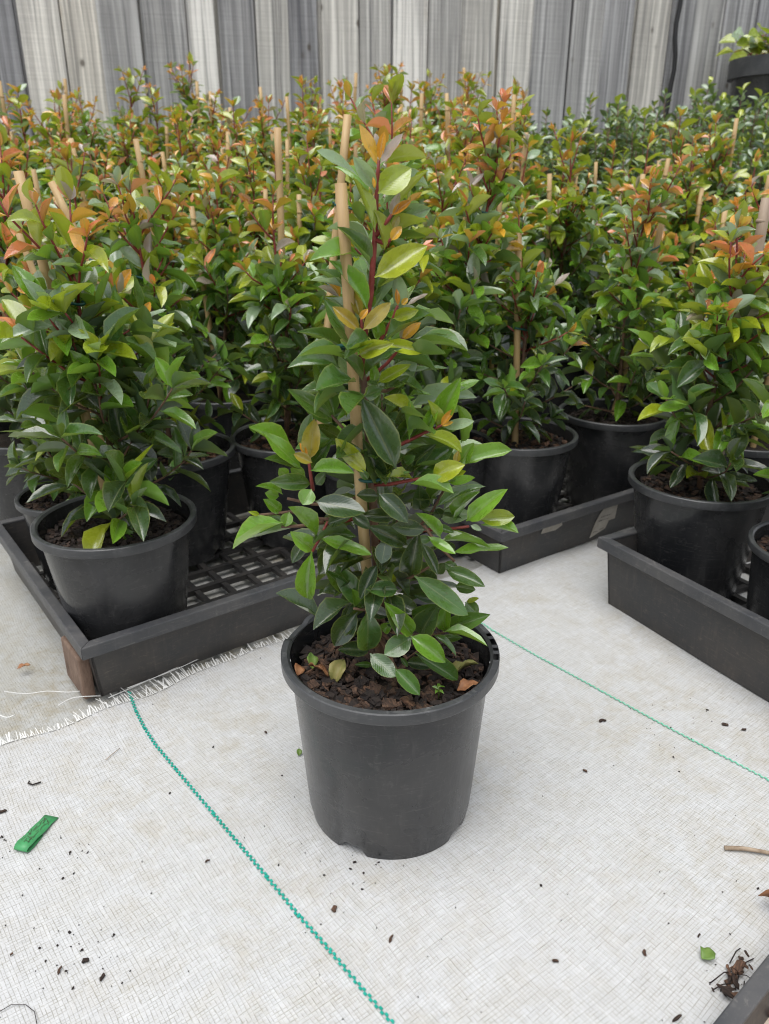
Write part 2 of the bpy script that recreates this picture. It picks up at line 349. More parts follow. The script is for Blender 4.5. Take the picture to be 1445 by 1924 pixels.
# frayed fringe on the cut edge
rf = random.Random(11); fr = MB()
for i in range(330):
    s = -.50 + i * .0021 + rf.uniform(-.0009, .0009)
    L = (.021 + .008 * math.sin(s * 23)) * rf.uniform(.3, 1.15); w = rf.uniform(.0004, .0009)
    e = .004 * math.sin(s * 21) + .003 * math.sin(s * 57 + 1)
    a = E0 + WE * s + WA * (e + .003); ang = rf.gauss(0, .16); d = -WA * math.cos(ang) + WE * math.sin(ang)
    b_ = a + d * L; z0 = mat_z(*a) + .0016; z1 = z0 - .001 + rf.uniform(-.002, .005)
    sd_ = np.array([-d[1], d[0]]) * w
    fr.add([(a[0] - sd_[0], a[1] - sd_[1], z0), (a[0] + sd_[0], a[1] + sd_[1], z0), (b_[0] + sd_[0] * .6, b_[1] + sd_[1] * .6, z1), (b_[0] - sd_[0] * .6, b_[1] - sd_[1] * .6, z1)], [(0, 1, 2, 3)])
fo = fr.build('frayed_edge', M['white'], mf); tag(fo, kind='stuff')
# green woven marker threads, stitched alternately left and right
def thread(pix, mat, w):
    P = [on_ground(*q)[:2] for q in pix]; T_ = MB(); acc = 0; k = 0
    seg = [(P[i], P[i + 1]) for i in range(len(P) - 1)]
    for a, b_ in seg:
        d = b_ - a; L = np.linalg.norm(d); d = d / L; n = np.array([-d[1], d[0]]); x = 0
        while x < L:
            st = .0033; o = n * (w * .42 if k % 2 else -w * .42); p = a + d * (x + st / 2) + o
            z = mat_z(p[0], p[1]) + .0016
            T_.box((p[0], p[1], z), (st * .44, w * .50, .0003), [[d[0], d[1], 0], [n[0], n[1], 0], [0, 0, 1]]); x += st; k += 1
    return T_.build('marker_thread', mat, mf)
thread([(243, 1303), (256, 1340), (272, 1372), (292, 1403), (330, 1448), (400, 1530), (500, 1652), (560, 1726), (620, 1792), (680, 1862), (760, 1950), (800, 1995)], M['greenthread'], .0021)
thread([(905, 1172), (925, 1185), (1010, 1234), (1130, 1300), (1300, 1393), (1445, 1473), (1500, 1502)], M['greenthread2'], .0017)

# ------------------------------------------------------------------ fence
FY, FYAW = 3.42, R(14)
fence = empty('paling_fence', (0, FY, 0), FYAW)
tag(fence, 'weathered grey timber paling fence of overlapping vertical boards behind the plants', 'fence')
rb = random.Random(8); x = -3.3; i = 0
while x < 4.2:
    w = rb.choice((.10, .12, .135, .15)) * rb.uniform(.93, 1.06); front = i % 2
    b_ = MB(); hw = w / 2; th = .0075; dz = rb.uniform(-.004, .004)
    n = 5; H0, H1 = -.05, 1.85
    V = []; 
    for k in range(n + 1):
        z = H0 + (H1 - H0) * k / n; bow = rb.uniform(-.0006, .0006)
        for (sx, sy) in ((-hw, -th), (hw, -th), (hw, th), (-hw, th)): V.append((sx + bow, sy, z))
    Fq = [(4 * k + j, 4 * k + (j + 1) % 4, 4 * k + 4 + (j + 1) % 4, 4 * k + 4 + j) for k in range(n) for j in range(4)] + [(3, 2, 1, 0), tuple(4 * n + j for j in range(4))]
    b_.add(V, Fq); o = b_.build('board', M['fence'], fence); bevel(o, .002, 2)
    o.location = (x + hw, -.010 * front + dz, 0); o.rotation_euler = (0, R(rb.uniform(-.35, .35)), 0)
    gx = x + w + .003
    bb = MB(); bb.box((0, 0, .9), (.045, .0075, .95)); bo = bb.build('board', M['fence'], fence); bo.location = (gx, .0175, 0)
    x += w + .006; i += 1
for z in (.35, 1.0, 1.6):
    r_ = MB(); r_.box((.4, .048, z), (3.7, .02, .035)); r_.build('rail', M['timber'], fence)
def fence_xy(px, py):                     # point on the fence face seen at a pixel
    d = ray(px, py); nx, ny = -math.sin(FYAW), math.cos(FYAW); t = (FY * ny) / (d[0] * nx + d[1] * ny)
    return np.array([0, 0, CAM_H]) + t * d
pp = MB(); a = fence_xy(1268, -40); b_ = fence_xy(1246, 190); off = np.array([.012, -.05, 0])
pts = [a + (a - b_) * .5 + off] + [a + (b_ - a) * k / 8 + off + np.array([.006 * math.sin(k * 1.4), 0, 0]) for k in range(9)] + [np.array([b_[0] - .03, b_[1] - .06, .25])]
pp.tube(pts, .0095, 10); po = pp.build('irrigation_pipe', M['blackpipe'], None, True)
tag(po, 'thin black irrigation pipe running up the grey fence at right', 'pipe')

# ------------------------------------------------------------------ leaf shapes
def leaf_template(stations, halfw, cross, fold, droop, wav, twist, tipcurl=0.0):
    V = []; UV = []; Fq = []
    nc = len(cross)
    for i, (t, hwid) in enumerate(zip(stations, halfw)):
        zc = droop * (t * (1 - t)) * 1.6 - tipcurl * t * t
        for s in cross:
            x = s * hwid * .5; f = fold * abs(s) * hwid * .5
            z = zc + f + wav * math.sin(t * 11 + s * 2) * abs(s) * hwid
            a = twist * t; V.append((x * math.cos(a) - 0 * z, t, z + x * math.sin(a))); UV.append((s * .5 + .5, t))
        if i:
            for j in range(nc - 1):
                p, q = (i - 1) * nc + j, i * nc + j; Fq.append((p, p + 1, q + 1, q))
    return np.array(V), np.array(Fq), np.array(UV)
ST_H = (0, .06, .16, .32, .5, .68, .83, .93, 1.0); HW_H = (.05, .12, .54, .91, 1.0, .92, .65, .32, .02)
CR_H = (-1, -.5, 0, .5, 1)
LEAVES = []
rl = random.Random(5)
for k in range(10):
    fold = rl.uniform(.10, .55); droop = rl.uniform(-.02, .10); tw = rl.uniform(-.35, .35); tc = rl.uniform(-.04, .22)
    V, Fq, UV = leaf_template(ST_H, HW_H, (-1, -.45, 0, .45, 1), fold, droop, rl.uniform(0, .045), tw, tc)
    LEAVES.append(mesh_np('leaf', V, Fq, M['leaf'], True, UV))
ST_L = (0, .1, .3, .55, .8, 1.0); HW_L = (.06, .22, .85, 1.0, .62, .02)
LOW = [leaf_template(ST_L, HW_L, (-1, 0, 1), rl.uniform(.1, .6), rl.uniform(0, .1), 0, rl.uniform(-.3, .3), rl.uniform(-.05, .2)) for _ in range(8)]

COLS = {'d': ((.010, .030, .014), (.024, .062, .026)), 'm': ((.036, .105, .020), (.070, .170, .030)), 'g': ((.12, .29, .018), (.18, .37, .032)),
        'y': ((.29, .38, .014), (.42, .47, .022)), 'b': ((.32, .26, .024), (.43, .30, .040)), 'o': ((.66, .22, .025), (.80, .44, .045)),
        'r': ((.70, .16, .055), (.84, .30, .13)), 'p': ((.44, .33, .305), (.54, .44, .40)), 'u': ((.25, .37, .21), (.38, .50, .33)), 'k': ((.018, .048, .030), (.045, .095, .060))}  # u: pale green, the sky's sheen on glossy leaves painted into the colour
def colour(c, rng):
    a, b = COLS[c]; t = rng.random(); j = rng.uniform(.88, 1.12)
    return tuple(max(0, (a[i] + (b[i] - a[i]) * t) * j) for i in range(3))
def nrm(v): return v / (np.linalg.norm(v) + 1e-12)
def frame(axis, nor):
    y = nrm(axis); x = nrm(np.cross(y, nor)); z = np.cross(x, y); return x, y, z
def leaf_object(parent, base, axis, nor, L, W, c, rng, name='leaf'):
    x, y, z = frame(axis, nor)
    o = bpy.data.objects.new(name, LEAVES[rng.randrange(len(LEAVES))])
    o.matrix_basis = Matrix(((x[0] * W, y[0] * L, z[0] * L, base[0]), (x[1] * W, y[1] * L, z[1] * L, base[1]), (x[2] * W, y[2] * L, z[2] * L, base[2]), (0, 0, 0, 1)))
    o.color = (*colour(c, rng), 1); COL.objects.link(o); o.parent = parent
    return o
def leaves_mesh(name, leaves, rng, mat):
    Vs, Fs, UVs, Cs = [], [], [], []; n = 0
    for base, axis, nor, L, W, c in leaves:
        V, Fq, UV = LOW[rng.randrange(len(LOW))]; x, y, z = frame(axis, nor)
        Vs.append(np.asarray(base) + V[:, :1] * W * x + V[:, 1:2] * L * y + V[:, 2:] * L * z); Fs.append(Fq + n); n += len(V); UVs.append(UV)
        Cs.append(np.tile(np.array(colour(c, rng)), (len(V), 1)))
    return mesh_np(name, np.concatenate(Vs), np.concatenate(Fs), mat, True, np.concatenate(UVs), np.concatenate(Cs))

# ------------------------------------------------------------------ pots
def pot_profile(Rr=.1018, rb_=.0785, H=.184):
    ri = Rr - .0080
    return [(rb_ - .004, .004), (rb_, 0.0), (rb_ + .0028, .0155), (ri - .0005, H - .0122), (Rr - .0008, H - .0118), (Rr, H - .0104), (Rr, H - .0010), (Rr - .0010, H), (ri + .0022, H), (ri - .0004, H - .0025), (rb_ - .001, .012), (0.0005, .012)]
def lathe(prof, n, notches=(), dips=(), holes=(), ring=None, wob=0.0, seed=0):
    rr = random.Random(seed); ph = rr.uniform(0, 6); V = []; Fq = []
    for (r, z) in prof:
        for k in range(n):
            a = 2 * math.pi * k / n; q = r * (1 + wob * math.cos(2 * a + ph)); zz = z
            if z < .0045 and notches:
                for na, nw, nh in notches:
                    dd = abs((a - na + math.pi) % (2 * math.pi) - math.pi)
                    if dd < nw: zz = z + nh * min(1, (nw - dd) / (nw * .35))
            if z > .17:
                for na, nw, nh in dips:
                    dd = abs((a - na + math.pi) % (2 * math.pi) - math.pi)
                    if dd < nw: zz = z - nh * min(1, (nw - dd) / (nw * .15))
            V.append((q * math.cos(a), q * math.sin(a), zz))
    for i in range(len(prof) - 1):
        for k in range(n):
            if ring is not None and i == ring and k in holes: continue
            Fq.append((i * n + k, i * n + (k + 1) % n, (i + 1) * n + (k + 1) % n, (i + 1) * n + k))
    return V, Fq
def make_pot_meshes(tagname, n, seed, **kw):
    P = pot_profile(rb_=kw.get('rb', .0785))
    body = P[:4] + [(P[8][0] - .0002, .170)] ; inner = [(P[9][0], P[9][1] - .004), P[10], P[11]]
    bV, bF = lathe(P[:4], n, kw.get('notches', ()), wob=.006, seed=seed)
    iV, iF = lathe([(P[9][0] - .0004, .1815)] + P[10:], n, wob=.006, seed=seed)
    off = len(bV); V = bV + iV; Fq = bF + [tuple(i + off for i in f) for f in iF]
    body = mesh_np('pot', V, Fq, M['pot'])
    rV, rF = lathe([(P[3][0] + .0004, P[3][1] + .0005)] + P[4:10], n, dips=kw.get('dips', ()), holes=kw.get('holes', ()), ring=4, wob=.006, seed=seed)
    rim = mesh_np('rim', rV, rF, M['pot_rim'])
    return body, rim
POT_LO = [make_pot_meshes('lo', 40, s, notches=[(k * math.pi / 2 + .4, .22, .010) for k in range(4)]) for s in range(3)]
POT_NARROW = make_pot_meshes('nar', 64, 5, rb=.070, notches=[(k * math.pi / 2 + .4, .22, .010) for k in range(4)])
def sharp(o):
    if not o.data.get('sharp'): o.data.set_sharp_from_angle(angle=R(38)); o.data['sharp'] = 1
    return o
def soil_mesh(seed, rad=.0885, z=.160, n=26, amp=.006):
    rr = random.Random(seed); ph = [(rr.uniform(40, 220), rr.uniform(0, 6.3), rr.uniform(0, 6.3), rr.uniform(.3, 1)) for _ in range(16)]
    V = [(0, 0, z + amp)]; Fq = []
    def hh(x, y): return sum(a / (k / 60 + .6) * math.sin(k * (x * math.cos(d) + y * math.sin(d)) + p) for k, d, p, a in ph) * amp * .32
    rings = 11
    for i in range(1, rings + 1):
        r = rad * i / rings
        for k in range(n):
            a = 2 * math.pi * k / n; x_, y_ = r * math.cos(a), r * math.sin(a); V.append((x_, y_, z + amp * (1 - (i / rings) ** 2) + hh(x_, y_)))
    for k in range(n): Fq.append((0, 1 + k, 1 + (k + 1) % n))
    for i in range(rings - 1):
        for k in range(n): p, q = 1 + i * n, 1 + (i + 1) * n; Fq.append((p + k, q + k, q + (k + 1) % n, p + (k + 1) % n))
    return mesh_np('potting_mix', V, Fq, M['soil'])
SOIL = [soil_mesh(s) for s in range(4)]
def chip_mesh(rr, l, w, t, mat, name='bark_chip'):
    V = []; k0 = rr.uniform(-.25, .25); outline = [(-1, -.45), (-.55, -.95), (.1, -.7), (.7, -1), (1, -.2), (.85, .5), (.3, .75), (-.2, 1), (-.8, .55)]
    outline = [(a + rr.uniform(-.22, .22), b + rr.uniform(-.4, .4)) for a, b in outline]; n = len(outline)
    for sz in (-1, 1):
        for (a, b) in outline:
            q = rr.uniform(.5, 1.0) if sz > 0 else 1.0
            V.append((a * l / 2 * (1 if sz < 0 else rr.uniform(.82, 1.0)), b * w / 2 * (1 if sz < 0 else rr.uniform(.7, 1.0)), sz * t * q / 2 + k0 * l * (a * a - .4) * .35))
    V.append((rr.uniform(-.2, .2) * l, 0, t * rr.uniform(.4, .9)))
    Fq = [tuple(range(n - 1, -1, -1))] + [(n + k, n + (k + 1) % n, 2 * n) for k in range(n)] + [(k, (k + 1) % n, n + (k + 1) % n, n + k) for k in range(n)]
    return mesh_np(name, V, Fq, mat, False)
rc = random.Random(17)
CHIPS = [chip_mesh(rc, rc.uniform(.010, .026), rc.uniform(.004, .011), rc.uniform(.0018, .004), M['bark']) for k in range(16)]
def crumbs_mesh(seed, n, rad=.085, z=.163, inner=0.0, s0=.0012, s1=.0045, mat='barkdark', amp=.006):
    rr = random.Random(seed); c_ = MB()
    for _ in range(n):
        a = rr.uniform(0, 6.3); r = rad * math.sqrt(rr.uniform(inner, 1)); s = rr.uniform(s0, s1)
        ax = np.array(Matrix.Rotation(rr.uniform(0, 6), 3, 'Z') @ Matrix.Rotation(rr.uniform(-.6, .6), 3, 'X'))
        n0 = len(c_.v); c_.box((r * math.cos(a), r * math.sin(a), z + amp * (1 - (r / rad) ** 2) + s * .25 + rr.uniform(-.002, .002)), (s * rr.uniform(.6, 1.5), s * rr.uniform(.5, 1), s * rr.uniform(.25, .6)), ax)
        c_.v[n0:] = [(p[0] + rr.uniform(-.45, .45) * s, p[1] + rr.uniform(-.45, .45) * s, p[2] + rr.uniform(-.25, .25) * s) for p in c_.v[n0:]]
    return c_.mesh('bark_crumbs', M[mat])
CRUMB = [crumbs_mesh(70 + s, 520) for s in range(3)]; CRUMB_B = [crumbs_mesh(90 + s, 150, s0=.002, s1=.006, mat='bark') for s in range(3)]

# ------------------------------------------------------------------ procedural shrubs
def gen_shrub(rng, H=.62, Rad=.125, young=.5, dens=1.0, low=0.02, big=1.0, lean_=None):
    """leaves and stems in pot coordinates: base of the pot at z=0"""
    leaves, stems = [], []; z0 = .165; Hc = H - z0
    lean = np.array([rng.uniform(-.06, .06), rng.uniform(-.06, .06)])
    if lean_ is not None: lean = np.array(lean_)
    def lead(t): return np.array([lean[0] * t * Hc + .006 * math.sin(t * 7 + lean[0] * 90), lean[1] * t * Hc + .006 * math.cos(t * 6), z0 + Hc * t])
    stems.append(([lead(t) for t in np.linspace(0, .62, 7)], [.0046, .0044, .004, .0038, .0035, .0031, .0028], 'stem_brown'))
    stems.append(([lead(t) for t in np.linspace(.60, 1, 6)], [.0028, .0025, .0022, .0018, .0014, .0009], 'stem_red'))
    def emit(base, axis, tip, L):
        q = abs(base[0]) + abs(base[1]) + .01
        nor = nrm(np.array([.40 * base[0] / q, .40 * base[1] / q, 1.0]) + .34 * np.array([rng.gauss(0, 1), rng.gauss(0, 1), rng.gauss(0, .5)]))
        W = L * rng.uniform(.35, .44); hz = max(0, min(1, (base[2] - z0) / Hc))
        yv = .80 * hz ** 1.45 + .34 * tip * (hz + .28) + rng.gauss(0, .11) + (young - .5) * .5
        if yv > .88: c = rng.choice(('o', 'r', 'r', 'p', 'y', 'y', 'o', 'u'))
        elif yv > .70: c = rng.choice(('y', 'y', 'y', 'y', 'g', 'u', 'u', 'p', 'g', 'o'))
        elif yv > .46: c = rng.choice(('g', 'm', 'y', 'g', 'u', 'g', 'm'))
        elif yv > .34: c = rng.choice(('m', 'm', 'd', 'd', 'g'))
        else: c = rng.choice(('d', 'd', 'd', 'd', 'd', 'd', 'm', 'm', 'g')) if rng.random() < .96 else 'y'
        if c in 'orp': L, W = L * .82, W * .78
        leaves.append((base, axis, nor, L, W, c))
    def shoot(p, d, L, sp, l0, l1, upw, red):
        n = max(2, int(round(L / sp))); pts = [p]; rot = rng.uniform(0, 3.14)
        for k in range(n):
            d = nrm(d + np.array([0, 0, upw]) + .10 * np.array([rng.gauss(0, 1) for _ in range(3)])); p = p + d * (L / n); pts.append(p)
            tip = (k + 1) / n; side = nrm(np.cross(d, np.array([.01, .02, 1.0]))); vert = np.cross(side, d); ang = rot + (k % 2) * math.pi / 2
            sv = math.cos(ang) * side + math.sin(ang) * vert; ll = (l0 + (l1 - l0) * tip) * rng.uniform(.76, 1.16) * big
            for sg in (-1, 1): emit(p, nrm(d * rng.uniform(.35, .85) + sg * sv + np.array([0, 0, rng.uniform(-.25, .2)])), tip, ll)
        for sg in (-1, 1): emit(p, nrm(d + sg * .35 * sv), 1.3, l1 * rng.uniform(.55, .95) * big)
        stems.append((pts[::max(1, len(pts) // 3)] + [pts[-1]], None, 'stem_red' if red else 'stem_brown'))
    hf = low / Hc; az = rng.uniform(0, 6.28)
    while hf < .66:
        prof = .80 + .20 * hf / .22 if hf < .22 else 1.0 - .52 * ((hf - .22) / .44) ** 1.1
        for s_ in (0, math.pi):
            L = Rad * prof * rng.uniform(.55, 1.10); a = az + s_ + rng.uniform(-.35, .35); el = rng.uniform(-.05, .50) + hf * .55 - .30 * max(0, 1 - hf / .22)
            shoot(lead(hf), np.array([math.cos(a) * math.cos(el), math.sin(a) * math.cos(el), math.sin(el)]), L, .0185, .050, .042, .13, hf > .40)
        az += math.pi / 2 + rng.uniform(-.35, .35); hf += .0215 / dens / Hc
    for k in range(rng.randrange(6, 10)):                    # upright red shoots with small young leaves
        hf = rng.uniform(.46, .84); a = rng.uniform(0, 6.28); el = rng.uniform(.75, 1.25)
        shoot(lead(hf), np.array([math.cos(a) * math.cos(el), math.sin(a) * math.cos(el), math.sin(el)]), rng.uniform(.05, .115), .021, .047, .027, .10, True)
    t = .58; az = rng.uniform(0, 6.3)
    while t < .985:
        for s_ in (0, math.pi):
            a = az + s_; el = rng.uniform(.35, .85); emit(lead(t), np.array([math.cos(a) * math.cos(el), math.sin(a) * math.cos(el), math.sin(el)]), .3 + .6 * t, .056 * (1.15 - .45 * t) * rng.uniform(.85, 1.15) * big)
        t += rng.uniform(.055, .08); az += math.pi / 2
    for k in range(6):
        a = rng.uniform(0, 6.3); el = rng.uniform(.8, 1.4); emit(lead(.985), np.array([math.cos(a) * math.cos(el), math.sin(a) * math.cos(el), math.sin(el)]), 1.3, rng.uniform(.018, .034) * big)
    return leaves, [], stems, lead
def leaf_set(t, lv, rng, cap, rz):
    """the leaves that show largest are parts of their own, the rest is joined"""
    c, s_ = math.cos(rz), math.sin(rz); lv = sorted(lv, key=lambda q: (s_ * q[0][0] + c * q[0][1]) - .4 * q[0][2] + .5 * (s_ * q[1][0] + c * q[1][1]) * q[3])
    for q in lv[:cap]: leaf_object(t, *q, rng)
    if len(lv) > cap: tag(obj('foliage', leaves_mesh('foliage', lv[cap:], rng, M['foliage']), t), kind='stuff')
def stems_meshes(stems):
    out = {}
    for pts, rads, mt in stems:
        m = out.setdefault(mt, MB()); m.tube(pts, rads if rads else list(np.linspace(.0017, .0010, len(pts))), 5)
    return {k: v.mesh('stem', M[k], True) for k, v in out.items()}
def stake_mesh(p0, p1, r0, r1, mat, nodes=0, seed=0):
    rr = random.Random(seed); m = MB(); n = 9; pts, rads = [], []
    p0, p1 = np.array(p0), np.array(p1)
    for i in range(n + 1):
        t = i / n; pts.append(p0 + (p1 - p0) * t + np.array([.0012 * math.sin(t * 5 + seed), 0, 0])); rads.append(r0 + (r1 - r0) * t)
    m.tube(pts, rads, 12)
    for k in range(nodes):
        c = p0 + (p1 - p0) * (.93 - .31 * k); d = nrm(p1 - p0); m.tube([c - d * .003, c - d * .001, c + d * .001, c + d * .003], [r1 * .98, r1 * 1.16, r1 * 1.16, r1 * .98], 12)
    return m.mesh('stake', mat, True)
def tie_mesh(c, a, b, rad_a, rad_b, r=.0017):
    c, a, b = np.array(c), nrm(np.array(a)), nrm(np.array(b)); pts = []
    for k in range(19):
        w = 2 * math.pi * k / 18 * .93 + .3; pts.append(c + a * rad_a * math.cos(w) + b * rad_b * math.sin(w) + np.array([0, 0, .0022 * k / 18]))
    m = MB(); m.tube(pts, r, 6); return m.mesh('tie', M['tie'], True)

def potted(name, loc, rz, label, cat, group, rng, pot=None, H=.62, leaf_objs=True, crown=None, stake=None, tie=None, scale=1.0, tilt=(0, 0), extra_chips=0):
    t = empty(name, loc, rz); t.rotation_euler = (tilt[0], tilt[1], rz); t.scale = (scale,) * 3; tag(t, label, cat, group)
    bm_, rm_ = pot or POT_LO[rng.randrange(3)]
    p_ = sharp(obj('pot', bm_, t)); r_ = sharp(obj('rim', rm_, p_))
    s_ = obj('potting_mix', SOIL[rng.randrange(4)], t); s_.rotation_euler[2] = rng.uniform(0, 6)
    if leaf_objs:
        for me in (CRUMB[rng.randrange(3)], CRUMB_B[rng.randrange(3)]): tag(obj('bark_crumbs', me, s_), kind='stuff')
    return t, p_, r_, s_

def shrub_near(loc, rz, label, seed, H=.62, Rad=.125, young=.5, stake=((.012, .02, .06), (.02, .03, .55)), group='potted shrubs at the front of the bed', old=False, tilt=(0, 0), dens=1.0, big=1.0, sr=.0055, low=.02, narrow=False, lean=None, size=1.0):
    rng = random.Random(seed)
    t, p_, r_, s_ = potted('potted_shrub', loc, rz, label, 'potted plant', group, rng, pot=POT_NARROW if narrow else None, H=H, tilt=tilt, scale=size)
    lv, yl, st, lead = gen_shrub(rng, H, Rad, young, dens, low, big, lean)
    for k, me in stems_meshes(st).items(): obj('stem', me, t)
    leaf_set(t, lv, rng, 290, rz)
    if stake:
        inv = np.array(Matrix.Rotation(-rz, 3, 'Z')); stake = [inv @ (np.array(q) - np.array(loc)) / size for q in stake]; stake[0] = stake[0] + (stake[0] - stake[1]) * .08
        obj('stake', stake_mesh(stake[0], stake[1], sr * 1.05, sr, M['stake_old' if old else 'stake'], 2 if old else 0, seed), t)
        for zt in (.72, .52):
            c = lead(zt); s0, s1 = np.array(stake[0]), np.array(stake[1]); w = (c[2] - s0[2]) / (s1[2] - s0[2])
            if w < .97:
                q = s0 + (s1 - s0) * w; mid = (c + q) / 2; v = q - c
                obj('tie', tie_mesh(mid, (v[0], v[1], .25 * abs(v[0])), (-v[1], v[0], 0), np.linalg.norm(v[:2]) / 2 + .009, .010), t)
    return t

